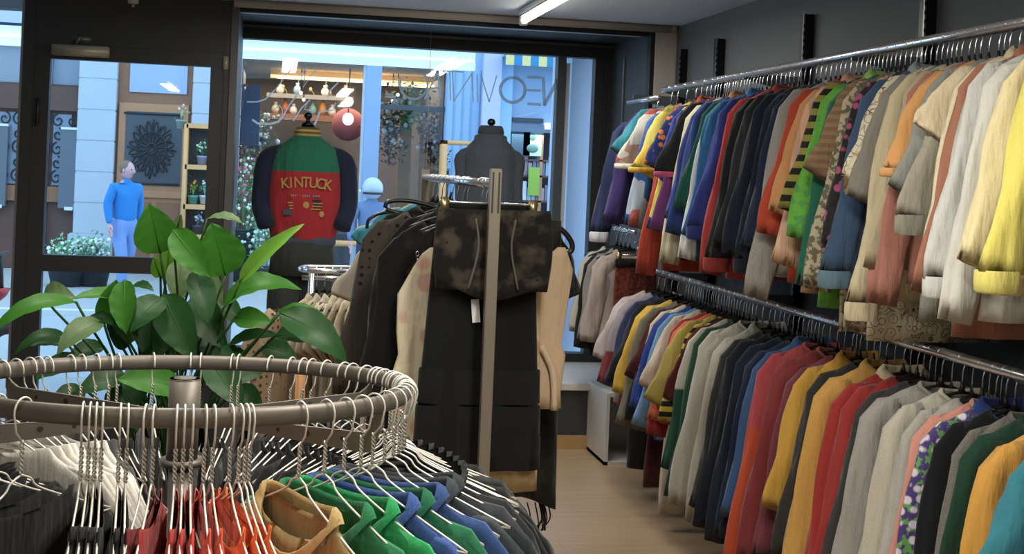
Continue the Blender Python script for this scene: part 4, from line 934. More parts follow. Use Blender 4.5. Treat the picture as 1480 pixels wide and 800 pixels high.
# ---- low rack behind with beige knits
LR = root('low_clothes_rack', 'low chrome rack with rounded end left of the middle rack', 'clothes rack', (0, 0, 0))
pA, pB = at(441, 388, 5.6), at(530, 388, 5.75)
bm = bmesh.new(); hoop = []
for k in range(28):
    a = 2*pi*k/28; hx = .06*cos(a); hy = .07*sin(a)
    hoop.append((pA.x+.08+hx, pA.y+hy, pA.z))
tube(bm, [(pA.x, 5.53, pA.z), (pA.x+.02, 5.5, pA.z), (pB.x, 5.5, pA.z)], .013, 10)
tube(bm, [(pA.x, 5.53, pA.z), (pA.x-.02, 5.6, pA.z), (pA.x, 5.67, pA.z), (pA.x+.02, 5.7, pA.z), (pB.x, 5.7, pA.z)], .013, 10)
obj('chrome_rail', bm, CHROME, LR)
bm = bmesh.new(); box(bm, pA.x-.012, pB.x, 5.59, 5.61, pA.z-.05, pA.z-.03); tube(bm, [(pA.x+.03, 5.6, 0.01), (pA.x+.03, 5.6, pA.z)], .014, 8); tube(bm, [(pB.x, 5.6, 0.01), (pB.x, 5.6, pA.z)], .014, 8)
obj('rack_frame', bm, CHROME, LR)
cols = ['#b3a588', '#b9ad93', '#c4bba4', '#c0b59c', '#b8a98c', '#cbbfa2', '#bfb08f']
labs = ['beige knit top nearest the round rack on the low chrome rack', 'second beige knit top from the left on the low rack', 'ivory knit top with a soft collar on the low rack',
        'oatmeal knit top in the middle of the low rack', 'sand coloured top on the low rack', 'cream top on the right of the low rack', 'tan top touching the lace blouse on the low rack']
for k in range(7):
    x = pA.x+.05+k*.036; 
    garment('knit_top', labs[k], 'top', 'beige tops on the low rack', (x, 5.52, pA.z), radians(62), kind='ss', c=cols[k], length=.5, sl=.5, th=.016, w=.17, seed=k, zoff=.09)
    hanger((x, 5.52, pA.z), radians(62), 'black hanger of the beige tops on the low rack', 'black hangers on the low rack')
garment('dotted_dress', 'brown dotted garment behind the plant on the low rack', 'dress', 'beige tops on the low rack', (pA.x-.1, 5.42, pA.z-.06), radians(50), kind='ss', c='#a08a6c', pat='dots', c2='#4f3f30', length=.6, sl=.5, th=.03, w=.17, seed=3, zoff=.09)
t = root('wooden_display_stand', 'light wooden stand behind the plant under the beige tops', 'stand', (at(436, 520, 5.2).x, 5.25, 0))
bm = bmesh.new(); box(bm, -.02, .02, -.02, .02, 0, .78, bev=.003); obj('stand_leg', bm, PINE, t); bm = bmesh.new(); box(bm, -.14, .14, -.14, .14, .0, .03, bev=.004); obj('stand_base', bm, PINE, t)
#@@RING
# ---- round rack
RC = Vector((-.134, 2.18, 1.213)); RR = .38
def rp(a, dz=0, r=RR): a = radians(a); return Vector((RC.x+r*cos(a), RC.y+r*sin(a), RC.z-.021*sin(a)*r/RR+dz))
t = root('round_clothes_rack', 'round brushed metal clothes rack in the foreground', 'clothes rack', (RC.x, RC.y, 0))
def loc_(v): return Vector(v)-Vector((RC.x, RC.y, 0))
bm = bmesh.new(); tube(bm, [loc_(rp(a)) for a in range(0, 360, 4)], .0085, 12, closed=True, up=(0, 0, 1), ry=.0145); obj('ring_rail', bm, RINGM, t)
bm = bmesh.new(); tube(bm, [(0, 0, .05), (0, 0, 1.1)], .021, 20); obj('lower_post', bm, RINGM, t)
bm = bmesh.new(); tube(bm, [(0, 0, 1.085), (0, 0, RC.z+.012)], .0265, 24)
for k in range(5): tube(bm, [(0, 0, RC.z+.010+k*.0004), (0, 0, RC.z+.0125)], .0265-.003*k*0.2, 24)
obj('upper_post', bm, RINGM, t)
bm = bmesh.new(); tube(bm, [(0, 0, 1.078), (0, 0, 1.088)], .037, 24); obj('post_collar', bm, RINGM, t)
bm = bmesh.new(); tube(bm, [(.0, 0, RC.z+.0123), (0, 0, RC.z+.0135)], .019, 20); obj('post_plug', bm, mat('plug_grey', '#57534d', .6), t)
for a in (28, 150, 208, -32):
    e = loc_(rp(a)); d_ = Vector((cos(radians(a)), sin(radians(a)), 0)); s_ = Vector((-d_.y, d_.x, 0))
    bm = bmesh.new(); z0 = RC.z-.052
    def sect(p, h0, h1): return [p+s_*.0025+Vector((0, 0, h1)), p-s_*.0025+Vector((0, 0, h1)), p-s_*.0025+Vector((0, 0, h0)), p+s_*.0025+Vector((0, 0, h0))]
    ex = Vector((e.x, e.y, 0))
    rings = [sect(d_*.02, z0-.004, z0+.004), sect(d_*.05, z0-.006, z0+.006), sect(ex*.80, z0-.017, z0+.013), sect(ex*.93, z0-.018, z0+.014), sect(ex*.965, z0-.014, e.z-.02), sect(ex*1.0, e.z-.03, e.z-.008)]
    loft(bm, rings); ar = obj('support_arm', bm, RINGM, t, False)
    for q in (.19, .245, .31):
        bm = bmesh.new(); c0 = d_*q+Vector((0, 0, z0)); tube(bm, [c0-s_*.0032, c0+s_*.0032], .0035 if q != .245 else .005, 10)
        obj('arm_hole', bm, mat('hole_dark', '#1f1e1d', .6), ar, False)
for k in range(4):
    bm = bmesh.new(); a = radians(45+90*k); tube(bm, [(0, 0, .09), (.3*cos(a), .3*sin(a), .04), (.42*cos(a), .42*sin(a), .02)], .014, 8); obj('foot', bm, RINGM, t)
# wire hanger prototype in local XZ plane, origin at rail centre
WH0 = root('wire_hanger', 'x', 'hanger')
bm = bmesh.new()
hook = [(.0185*sin(radians(v)), 0, -.002+.021*cos(radians(v))) for v in range(-105, 100, 18)]+[(.013, 0, -.03), (0.001, 0, -.045)]
tube(bm, hook, .0016, 6); obj('hook', bm, WIRE, WH0)
bm = bmesh.new()
for ph in (0, pi):
    tube(bm, [(.0022*cos(k*1.15+ph), .0022*sin(k*1.15+ph), -.043-k*.0024) for k in range(21)], .0016, 5)
obj('twisted_neck', bm, mat('wire_twist', '#b7b2a8', .4, .5), WH0)
bm = bmesh.new()
for s in (-1, 1): tube(bm, bez([(0, 0, -.092), (s*.02, 0, -.101), (s*.035, 0, -.116), (s*.1, 0, -.145), (s*.2, 0, -.185)], 4), .0017, 6)
tube(bm, [(-.2, 0, -.186), (.2, 0, -.186)], .0017, 6)
obj('wire_shoulders', bm, WIRE, WH0)
WBL = 'white wire hanger hooked over the round rack'
def wire_hanger(a, da=0):
    h = dup(WH0, rp(a), radians(a+da), WBL+' '+side_of(a)); h['group'] = 'wire hangers '+side_of(a); return h
def side_of(a):
    a = (a+360) % 360
    return 'at its near side' if 235 <= a <= 305 else 'on its right side' if (a > 305 or a < 45) else 'at its far side' if a < 125 else 'on its left side'
RING = []  # angle, colour, label, options
def RG(a, c, label, **o): RING.append((a, c, label, o))
for a, c, l in ((-122.5, '#1b1d1f', 'black tee with a wide neck in the lower left corner of the frame'), (-130.5, '#212326', 'black tee directly left of the corner one on the round rack'), (-139, '#1a1b1d', 'soft black tee third along the left front of the round rack'),
                (-147, '#26282b', 'washed black tee on the left of the round rack'), (-154, '#1b1c1e', 'thin black tee at the left edge of the frame'), (-161, '#17181a', 'black top under the wire bundle at the far left'),
                (-168, '#1c1d20', 'black top with a satin look at the far left of the round rack'), (-175, '#202224', 'dark top furthest left on the round rack')): RG(a, c, l)
for a, c, l in ((152, '#c9c5bc', 'pale white shirt at the left end of the white ones inside the round rack'), (146.5, '#d3cfc6', 'white shirt second from the left of the white ones inside the round rack'), (141.5, '#cbc6bb', 'off-white shirt third of the white ones inside the round rack'), (138.5, '#d9d6ce', 'bright white shirt in the middle of the white ones'),
                (135.5, '#c6c2b8', 'grey-white shirt right of the bright white one'), (128, '#cfccc4', 'white shirt second nearest the post inside the round rack'), (124.5, '#c8c5bd', 'white shirt nearest the post inside the round rack')): RG(a, c, l, w=.215, length=.6)
for a, c, l in ((120, '#55565a', 'grey tee right of the white shirts at the back left'), (116, '#1b1c1e', 'black tee at the back left of the round rack'), (113.5, '#242527', 'charcoal tee at the back left of the post'), (103, '#1c1d1f', 'plain black tee directly behind the post'),
                (92, '#2a2b2d', 'faded black tee right of the post at the back'), (89, '#1a1b1c', 'black tee at the back centre of the round rack'), (79.5, '#222325', 'near-black tee right of the back centre'), (77.5, '#1c1d1f', 'black tee under the triple hooks at the back'),
                (67.5, '#26272a', 'dark grey tee at the back right of the round rack'), (60.5, '#18191a', 'deep black tee at the back right curve'), (56.5, '#222426', 'soft charcoal tee at the back right curve'), (53.5, '#1d1f20', 'black cotton tee under the bunched hooks at the back right'),
                (48, '#191a1b', 'jet black tee where the rail starts to turn right'), (41, '#232527', 'dark tee where the rail turns right'), (37.5, '#1b1c1d', 'black tee past the rail turn on the right')): RG(a, c, l)
for i, a in enumerate((31, 26, 21, 16, 11, 6, 1, -4, -9, -14)): RG(a, ['#17181a', '#1b1c1d', '#202223', '#191a1c', '#1d1f21', '#17191b', '#242628', '#1a1c1e', '#1f2225', '#2b2f33'][i],
    ['black tee furthest back in the dense right bunch', 'second black tee of the dense right bunch', 'third black tee of the dense right bunch', 'black tee with a grey seam in the right bunch', 'black tee in the middle of the right bunch', 'sixth black tee of the dense right bunch', 'charcoal tee in the right bunch', 'black tee before the slate ones in the right bunch', 'blue-black tee before the slate ones in the right bunch', 'slate black tee in the right bunch'][i])
for a, c, l in ((-19, '#343a40', 'slate grey tee with visible seams in the right bunch'), (-24, '#3b4248', 'slate grey-blue tee at the right front of the round rack'), (-30, '#34508a', 'blue tee behind the green ones on the round rack'), (-36, '#1f6b45', 'dark green tee behind the bright green one'), (-41, '#3a58a0', 'mid blue tee between the green tees'),
                (-47, '#1f9a52', 'bright green tee with a round neck on the round rack'), (-53, '#237a4a', 'green tee next to the tan one'), (-60, '#a08752', 'tan khaki tee with contrasting neckline on the round rack')):
    RG(a, c, l, collar='rib', collar_c={'#a08752': '#b89a5e'}.get(c))
for a, c, l in ((-72, '#f2702a', 'bright orange tee next to the tan one'), (-74.3, '#f4742c', 'second orange tee with a deep neck'), (-76.3, '#ee6428', 'orange tee in the middle of the orange ones'), (-80, '#e2502a', 'red-orange tee beside the scarlet ones'), (-81.8, '#d84430', 'scarlet tee right of the post'),
                (-84.5, '#d23c30', 'scarlet tee just in front of the post'), (-86.2, '#cc382f', 'red tee left of the post'), (-87.8, '#bb342e', 'dark red tee with three hooks beside it'), (-92.5, '#a52f2c', 'red tee next to the maroon one'), (-94.3, '#7c2426', 'dark maroon tee between red and black'),
                (-98, '#1d1e20', 'black tee next to the maroon one'), (-99.6, '#18191b', 'black tee under the paired wire hangers'), (-103.4, '#1f2022', 'rightmost black tee of the four under the wire hangers at the near left'), (-104.8, '#1a1b1d', 'second black tee from the right under the four near left hangers'),
                (-106.2, '#202123', 'third black tee from the right under the four near left hangers'), (-107.8, '#1c1d1e', 'leftmost black tee of the four under the near left hangers')): RG(a, c, l, th=.006)
seen = []
for a, c, label, o in RING:
    g = o.pop('amp', None)
    loc = rp(a); th = o.pop('th', .011); off = 20 if -109 < a < -101 else 15 if -101 <= a < -96 else 0
    garment('tshirt', label, 't-shirt', 'tees on the round rack', loc, radians(a+off), 'ss', c=c, th=th, w=o.pop('w', .185), sl=o.pop('sl', .5), seed=a*.37, zoff=.122, scoop=.09, neck=.10, drop=.065, flare=.03, **o)
    wire_hanger(a, off)
for a in (24, 13, 3.5, -6, -73):
    wire_hanger(a, random.uniform(-8, 8))
#@@PLANT
LEAF = None
def leaf_mat(key, h, h2):
    if key in MATS: return MATS[key]
    m, nt, N, L, b = new_mat(key)
    tc = N.new('ShaderNodeTexCoord'); nz = N.new('ShaderNodeTexNoise'); nz.inputs['Scale'].default_value = 9
    L.new(tc.outputs['Object'], nz.inputs['Vector'])
    mx = N.new('ShaderNodeMix'); mx.data_type = 'RGBA'; mx.inputs[6].default_value = C4(h); mx.inputs[7].default_value = C4(h2); L.new(nz.outputs['Fac'], mx.inputs[0])
    L.new(mx.outputs[2], b.inputs['Base Color']); b.inputs['Roughness'].default_value = .45; b.inputs['Specular IOR Level'].default_value = .35
    tr = N.new('ShaderNodeBsdfTranslucent'); L.new(mx.outputs[2], tr.inputs[0])
    ms = N.new('ShaderNodeMixShader'); ms.inputs[0].default_value = .35; L.new(b.outputs[0], ms.inputs[1]); L.new(tr.outputs[0], ms.inputs[2])
    L.new(ms.outputs[0], N['Material Output'].inputs[0]); MATS[key] = m; return m
LM = [leaf_mat('leaf_green', '#2f6a22', '#447f2a'), leaf_mat('leaf_dark', '#1c4220', '#285426'), leaf_mat('leaf_light', '#5a8f30', '#6fa03c'), leaf_mat('leaf_grey', '#54704a', '#6b8258')]
def leaf_mesh(A, B, Wd, face, sag, fold=.25, nu=14, nv=8):
    """A base, B tip (world), width, face = direction the upper side looks at"""
    A, B = Vector(A), Vector(B); ax = B-A; Ln = ax.length; u = ax.normalized()
    f = Vector(face); f = (f-u*f.dot(u)).normalized(); s = u.cross(f).normalized()
    bm = bmesh.new(); G = []
    for i in range(nu+1):
        t = i/nu; w = Wd*.5*(sin(pi*min(1, t**.72))**.8)*(1 if t < .98 else .3)+.0006
        c = A+ax*t+f*(sag*Ln*4*t*(1-t)); row = []
        for j in range(nv+1):
            v = j/nv*2-1
            rip = .010*Wd/.1*sin(t*26+abs(v)*5)*abs(v)
            row.append(bm.verts.new(c+s*w*v*(1-.1*abs(v))+f*(abs(v)**1.3*w*fold+rip*.25)))
        G.append(row)
    for i in range(nu):
        for j in range(nv): bm.faces.new((G[i][j], G[i+1][j], G[i+1][j+1], G[i][j+1]))
    # midrib ridge
    tube(bm, [A+ax*(i/10)+f*(sag*Ln*4*(i/10)*(1-i/10))-f*.001 for i in range(11)], [.0028*(1-.08*i) for i in range(11)], 5)
    return bm
PB = Vector((-.235, 3.1, .62))
plant = root('peace_lily', 'large leafy green potted plant between the door and the round rack', 'plant', PB)
bm = bmesh.new()
prof = [(.0, -.6), (.13, -.6), (.14, -.58), (.17, -.12), (.185, -.06), (.185, -.035), (.17, -.035), (.16, -.07), (0, -.07)]
rings = [[(r*cos(2*pi*k/32), r*sin(2*pi*k/32), z) for k in range(32)] for r, z in prof if r > 0]
loft(bm, rings, True, True); obj('plant_pot', bm, mat('pot_dark', '#3d3a37', .6), plant)
bm = bmesh.new(); ball(bm, (0, 0, -.085), .155, 18, 1, 1, .18); obj('potting_soil', bm, mat('soil', '#2e241c', .95, bump=.6, bscale=50), plant)
# base px, tip px, width px, depth, material, face vector, sag, fold
FC = (0, -1, .25)
LV = [
 ((232, 366), (216, 294), 62, 3.05, 0, FC, .05, .15), ((250, 332), (306, 402), 44, 3.0, 0, (-.5, -1, .5), .06, .2), ((326, 398), (306, 322), 70, 3.05, 0, (.1, -1, .2), .04, .12),
 ((300, 316), (350, 322), 26, 3.1, 3, (0, -.4, 1), .08, .3),
 ((346, 408), (440, 323), 26, 2.95, 2, (-.3, -1, .6), .08, .35), ((322, 446), (436, 418), 46, 3.0, 0, (-.1, -.7, 1), .22, .3),
 ((110, 436), (-16, 486), 30, 2.95, 0, (0, -.8, 1), .20, .3), ((62, 428), (110, 430), 34, 3.05, 3, (0, -1, .5), .2, .2), ((190, 432), (104, 432), 26, 3.0, 0, (0, -.7, 1), .1, .3),
 ((160, 470), (168, 404), 44, 3.0, 0, FC, .02, .3), ((180, 404), (182, 482), 40, 2.95, 0, (-.4, -1, .2), .05, .2), ((236, 430), (188, 480), 44, 2.95, 1, (-.3, -1, .6), .12, .2),
 ((150, 466), (82, 512), 40, 2.95, 3, (-.2, -.8, .8), .15, .3), ((178, 476), (122, 462), 30, 3.0, 1, (0, -.7, 1), .15, .3), ((186, 500), (154, 468), 26, 3.05, 1, FC, .1, .3),
 ((96, 484), (20, 512), 22, 3.0, 1, (0, -.8, 1), .2, .3), ((240, 405), (246, 345), 34, 3.15, 2, FC, .02, .2), ((232, 400), (222, 372), 20, 3.1, 2, FC, .02, .2),
 ((262, 376), (256, 440), 40, 3.1, 3, (.2, -1, .2), .04, .2), ((282, 390), (300, 470), 40, 3.0, 1, (.3, -1, .3), .1, .25), ((300, 388), (318, 470), 28, 3.12, 3, FC, .03, .3),
 ((256, 330), (262, 310), 14, 3.2, 3, FC, .02, .2), ((190, 414), (222, 420), 20, 3.0, 1, (0, -.6, 1), .1, .3),
 ((236, 425), (282, 520), 56, 2.98, 1, (-.2, -1, .3), .08, .2), ((250, 430), (226, 520), 44, 3.05, 1, (.2, -1, .2), .06, .25), ((210, 430), (206, 510), 38, 3.05, 1, FC, .05, .25), ((276, 430), (322, 505), 50, 3.05, 1, (.1, -1, .3), .08, .25),
 ((340, 458), (394, 466), 32, 2.98, 0, (0, -1, .4), .08, .2), ((404, 452), (502, 524), 52, 2.9, 1, (-.2, -.9, .9), .16, .25), ((396, 486), (486, 502), 38, 2.95, 1, (0, -.8, .9), .14, .3),
 ((330, 500), (408, 486), 26, 3.0, 1, (0, -.7, 1), .12, .3), ((398, 456), (470, 456), 24, 2.98, 0, (0, -.6, 1), .14, .3), ((344, 500), (320, 540), 34, 3.0, 1, FC, .08, .3),
 ((262, 560), (168, 548), 42, 2.9, 0, (0, -1, .6), .1, .25), ((180, 540), (110, 570), 36, 2.95, 1, (0, -1, .7), .12, .25), ((120, 520), (50, 548), 34, 2.95, 1, (0, -.9, .8), .12, .3),
 ((300, 520), (352, 590), 46, 2.9, 1, (.1, -1, .4), .1, .25), ((210, 520), (188, 596), 42, 2.92, 1, (-.1, -1, .4), .06, .25), ((160, 560), (200, 622), 40, 2.95, 1, (.2, -1, .3), .08, .25), ((384, 520), (330, 560), 30, 2.95, 1, (0, -1, .5), .1, .25),
 ((216, 470), (170, 500), 36, 3.12, 1, (0, -.8, .8), .12, .25), ((240, 480), (206, 520), 40, 3.15, 1, FC, .08, .25), ((290, 480), (330, 520), 40, 3.12, 1, (.1, -1, .4), .08, .25), ((150, 500), (96, 522), 30, 3.12, 1, (0, -.8, .8), .12, .3),
 ((310, 430), (352, 470), 34, 3.1, 1, (.2, -1, .3), .08, .25), ((200, 440), (160, 476), 34, 3.12, 1, (0, -.9, .6), .1, .25), ((268, 440), (284, 500), 40, 3.16, 1, FC, .06, .25), ((380, 500), (430, 520), 34, 3.05, 1, (0, -.9, .6), .1, .25),
 ((250, 575), (300, 600), 40, 2.95, 1, (0, -1, .6), .08, .25), ((120, 560), (70, 600), 36, 2.98, 1, (0, -1, .5), .1, .25), ((340, 560), (380, 600), 38, 2.98, 1, (0, -1, .5), .1, .25),
 ((100, 500), (44, 500), 24, 3.05, 1, (0, -.7, 1), .12, .3), ((270, 470), (250, 540), 46, 3.1, 1, FC, .05, .25),
]
for i, ((bx_, by_), (tx_, ty_), wpx, Y, mi, face, sag, fold) in enumerate(LV):
    A = at(bx_, by_, Y+.03); B = at(tx_, ty_, Y-.02); W_ = wpx/FPX*Y
    lf = obj('leaf', leaf_mesh(A-PB, B-PB, W_*1.12, face, sag, fold), LM[mi], plant)
    bm = bmesh.new()
    st = Vector((random.uniform(-.06, .06), random.uniform(-.04, .04), -.08)); en = A-PB
    midp = st.lerp(en, .55)+Vector((0, .03, .08)); midp.x = st.x+(en.x-st.x)*.35
    tube(bm, bez([st, midp, en], 7), .0032, 6); obj('leaf_stem', bm, leaf_mat('stem_green', '#2a4d22', '#37602a'), plant)
#@@DISPLAY
# ---- display window: two dress forms
def dress_form(px, label, top, sx=1.0):
    p = at(px, 300, 7.55); t = root('dress_form', label, 'dress form', (p.x, 7.55, .385))
    zt = top-.385
    bm = bmesh.new(); prof = [(.035, zt-.06), (.042, zt-.1), (.05, zt-.13), (.11, zt-.17), (.14, zt-.25), (.13, zt-.4), (.115, zt-.52), (.14, zt-.7), (.13, zt-.82)]
    loft(bm, [[(r*1.05*cos(2*pi*k/28), r*.6*sin(2*pi*k/28), z) for k in range(28)] for r, z in prof]); obj('form_torso', bm, mat('form_black', '#17181a', .8), t)
    bm = bmesh.new()
    zz = [(.012, zt-.075), (.036, zt-.07), (.036, zt-.055), (.016, zt-.045), (.012, zt-.03), (.024, zt-.02), (.026, zt-.005), (.018, zt+.008), (.004, zt+.013)]
    loft(bm, [[(r*cos(2*pi*k/16), r*sin(2*pi*k/16), z) for k in range(16)] for r, z in zz]); obj('neck_finial', bm, mat('finial_black', '#101113', .35), t)
    bm = bmesh.new(); tube(bm, [(0, 0, .03), (0, 0, zt-.8)], .016, 10); obj('form_pole', bm, BLACKP, t)
    bm = bmesh.new(); rings = [[(r*cos(2*pi*k/24), r*sin(2*pi*k/24), z) for k in range(24)] for r, z in ((.15, 0), (.15, .012), (.03, .03))]; loft(bm, rings); obj('form_base', bm, BLACKP, t)
    return p.x
xa = dress_form(440, 'black dress form carrying the red varsity jacket in the window', 1.90)
xb = dress_form(705, 'black dress form carrying the dark grey jacket in the window', 1.915)
def coat(name, label, x, ztop, w, length, m_body, m_yoke=None, m_sleeve=None, collar_m=None, hem_m=None, depth=.15, sleeves=.52, so=1.0):
    t = root(name, label, 'jacket', (x, 7.55, ztop))
    def rg(w_, d_, z, amp=.0, s=0, n=48):
        out = []
        for k in range(n):
            a = 2*pi*k/n; c, q = cos(a), sin(a); xx = w_*math.copysign(abs(c)**.85, c); yy = d_*math.copysign(abs(q)**.85, q)
            out.append((xx+amp*sin(5*a+s)*.5, yy+amp*sin(7*a+s+z*9), z))
        return out
    yk = .22*length/.62 if m_yoke else .0
    top = [(.065, .05, 0), (.10, .08, -.02), (w*.62, .095, -.045), (w*.86, .1, -.085), (w*.97, .11, -.13)]
    rs = [rg(a, b, z, .001) for a, b, z in top]
    for k in range(1, 4): rs.append(rg(w*(.97+.02*k/3), depth*.8, -.13-(yk-.13)*k/3 if m_yoke else -.13-.03*k, .003, 1))
    bm = bmesh.new(); loft(bm, rs, False, False)
    if m_yoke: obj('jacket_yoke', bm, m_yoke, t); bm = bmesh.new(); rs2 = [rs[-1]]
    else: rs2 = [rs[-1]]
    z0 = rs[-1][0][2]
    for k in range(1, 12):
        q = k/11; rs2.append(rg(w*(.99+.05*sin(q*pi)-.10*q**4), depth*(.8+.18*sin(q*pi)), z0-(length+z0)*q, .006*q+.003, 1+q))
    loft(bm, rs2, False, False); obj('jacket_body', bm, m_body, t)
    for s in (-1, 1):
        bm = bmesh.new(); P = bez([(s*(w-.07), 0, -.13), (s*w*1.06, 0, -.16), (s*(w+.035*so), -.01, -.26), (s*(w+.045*so), -.03, -.13-sleeves*.55), (s*(w+.01*so), -.10, -.13-sleeves*.8)], 4)
        rings = []
        for i, p in enumerate(P):
            tt = (P[min(i+1, len(P)-1)]-P[max(0, i-1)]).normalized(); nx = tt.cross(Vector((0, 1, 0))).normalized(); ny = tt.cross(nx).normalized()
            f = i/(len(P)-1); r = (.070*(1-f)+.052*f)*(.6+.4*so)
            rings.append([p+nx*cos(2*pi*k/20)*r*(1+.05*sin(3*k+f*20))+ny*sin(2*pi*k/20)*r*.9 for k in range(20)])
        loft(bm, rings); sl_ = obj('sleeve', bm, m_sleeve or m_body, t)
    if collar_m:
        bm = bmesh.new(); loft(bm, [rg(.072, .058, -.012), rg(.082, .066, .0), rg(.076, .06, .03), rg(.066, .052, .045), rg(.06, .046, .04), rg(.06, .046, .0)], False, False); obj('collar', bm, collar_m, t)
    if hem_m:
        bm = bmesh.new(); zz = -length; loft(bm, [rg(w*.9, depth*.8, zz+.012), rg(w*.93, depth*.84, zz), rg(w*.92, depth*.82, zz-.03), rg(w*.88, depth*.78, zz-.04)], False, False); obj('hem_band', bm, hem_m, t)
    return t
stripe = mat('collar_stripe', '#b9a45a', .9)
J = coat('varsity_jacket', 'red, green and navy varsity jacket with gold lettering on a dress form in the window', xa, at(440, 190, 7.55).z-.02, .212, .62, cloth('#b82e38'), cloth('#267a5e'), cloth('#242d4a'), cloth('#b9a862', 'hstripe', '#7b5a2a', 'x'), cloth('#4a5468'))
GJ = coat('bomber_jacket', 'dark grey jacket on the right dress form in the window', xb, at(705, 192, 7.55).z-.0, .165, .66, cloth('#4a525f'), None, None, cloth('#434b57'), None, so=.15)
# trousers on the left form
t = root('trousers', 'dark grey-green trousers under the varsity jacket in the window', 'trousers', (xa+.0, 7.55, J.location.z-.60))
zl = t.location.z-.40
bm = bmesh.new(); loft(bm, [ringpts(40, w, d, z, 2.2, 2, .004) for w, d, z in ((.17, .12, 0), (.19, .13, -.12), (.2, .13, -.24))], True, True); obj('trouser_hip', bm, cloth('#3b413e'), t)
for s in (-1, 1):
    bm = bmesh.new(); loft(bm, [ringpts(26, w, w*.95, z, 2.1, s, .004, cx=s*x) for w, x, z in ((.098, .095, -.2), (.095, .105, -.4), (.085, .11, -.6), (.08, .11, -.72))]); obj('trouser_leg', bm, cloth('#3b413e'), t)
# lettering on the jacket back
def text_mesh(body, size, bold=0, extrude=.001):
    cu_ = bpy.data.curves.new('txt', 'FONT'); cu_.body = body; cu_.size = size; cu_.extrude = extrude; cu_.offset = bold; cu_.align_x = 'CENTER'
    o = bpy.data.objects.new('txt', cu_); COL.objects.link(o); bpy.context.view_layer.update()
    me = bpy.data.meshes.new_from_object(o.evaluated_get(bpy.context.evaluated_depsgraph_get())); bpy.data.objects.remove(o); bpy.data.curves.remove(cu_)
    bm = bmesh.new(); bm.from_mesh(me); bpy.data.meshes.remove(me); return bm
gold = mat('gold_letter', '#a98c50', .8); navyl = mat('navy_letter', '#2a2233', .8)
yb = -.142
def on_back(bm, x, z, rot=0, y=yb, sx=1, sz=1):
    for v in bm.verts:
        a = Vector((v.co.x*sx, v.co.z, v.co.y*sz)); c, s = cos(rot), sin(rot)
        X, Z = a.x*c-a.z*s+x, a.x*s+a.z*c+z
        v.co = Vector((X, y-.004-a.y*1.0+.55*X*X, Z))
bmL = bmesh.new()
word = 'KENTUCK'.replace('E', 'I')
zc_ = at(430, 265, 7.55).z-J.location.z
for k, ch in enumerate(word):
    xx = (k-3)*.042+(.006 if k == 0 else -.002 if k == 1 else 0); zz = zc_-.018-.55*xx*xx*1.2; b2_ = text_mesh(ch, .088, .0012)
    on_back(b2_, xx, zz, -xx*1.0, sx=.85); me = bpy.data.meshes.new('q'); b2_.to_mesh(me); b2_.free(); bmL.from_mesh(me); bpy.data.meshes.remove(me)
obj('back_lettering', bmL, gold, J, False)
bm = bmesh.new()
for k in range(15):
    if k not in (5, 10): box(bm, -.085+k*.0115, -.0785+k*.0115, yb-.006+.55*(-.08+k*.0115)**2, yb+.012, zc_-.075, zc_-.062)
obj('small_print', bm, mat('pale_letter', '#8e7f8a', .8), J, False)
bm = bmesh.new(); ball(bm, (0, yb-.004, zc_-.125), .024, 14, 1, .25, 1.1)
for s in (-1, 1):
    for k in range(3): box(bm, s*.075-.028+s*k*-.006, s*.075+.028+s*k*-.006, yb-.004, yb+.004, zc_-.115-k*.017, zc_-.108-k*.017)
obj('back_emblem', bm, gold, J, False)
bm = bmesh.new()
for s in (-1, 1): loft(bm, [[(s*.02, yb-.002, zc_-.09), (s*.095, yb-.002+.004, zc_-.088), (s*.06, yb-.002, zc_-.15), (s*.02, yb-.002, zc_-.17)], [(s*.02, yb+.004, zc_-.09), (s*.095, yb+.008, zc_-.088), (s*.06, yb+.004, zc_-.15), (s*.02, yb+.004, zc_-.17)]])
obj('emblem_wings', bm, navyl, J, False)
bm = bmesh.new(); box(bm, -.125, -.07, yb-.0, yb+.012, zc_-.185, zc_-.152); obj('back_patch', bm, mat('patch_blue', '#3d4a5a', .8), J, False)
bm = bmesh.new(); ball(bm, (.098, yb+.008, zc_-.175), .016, 12, 1, .25, 1.2); obj('back_badge', bm, mat('badge_gold', '#b08a5c', .7), J)
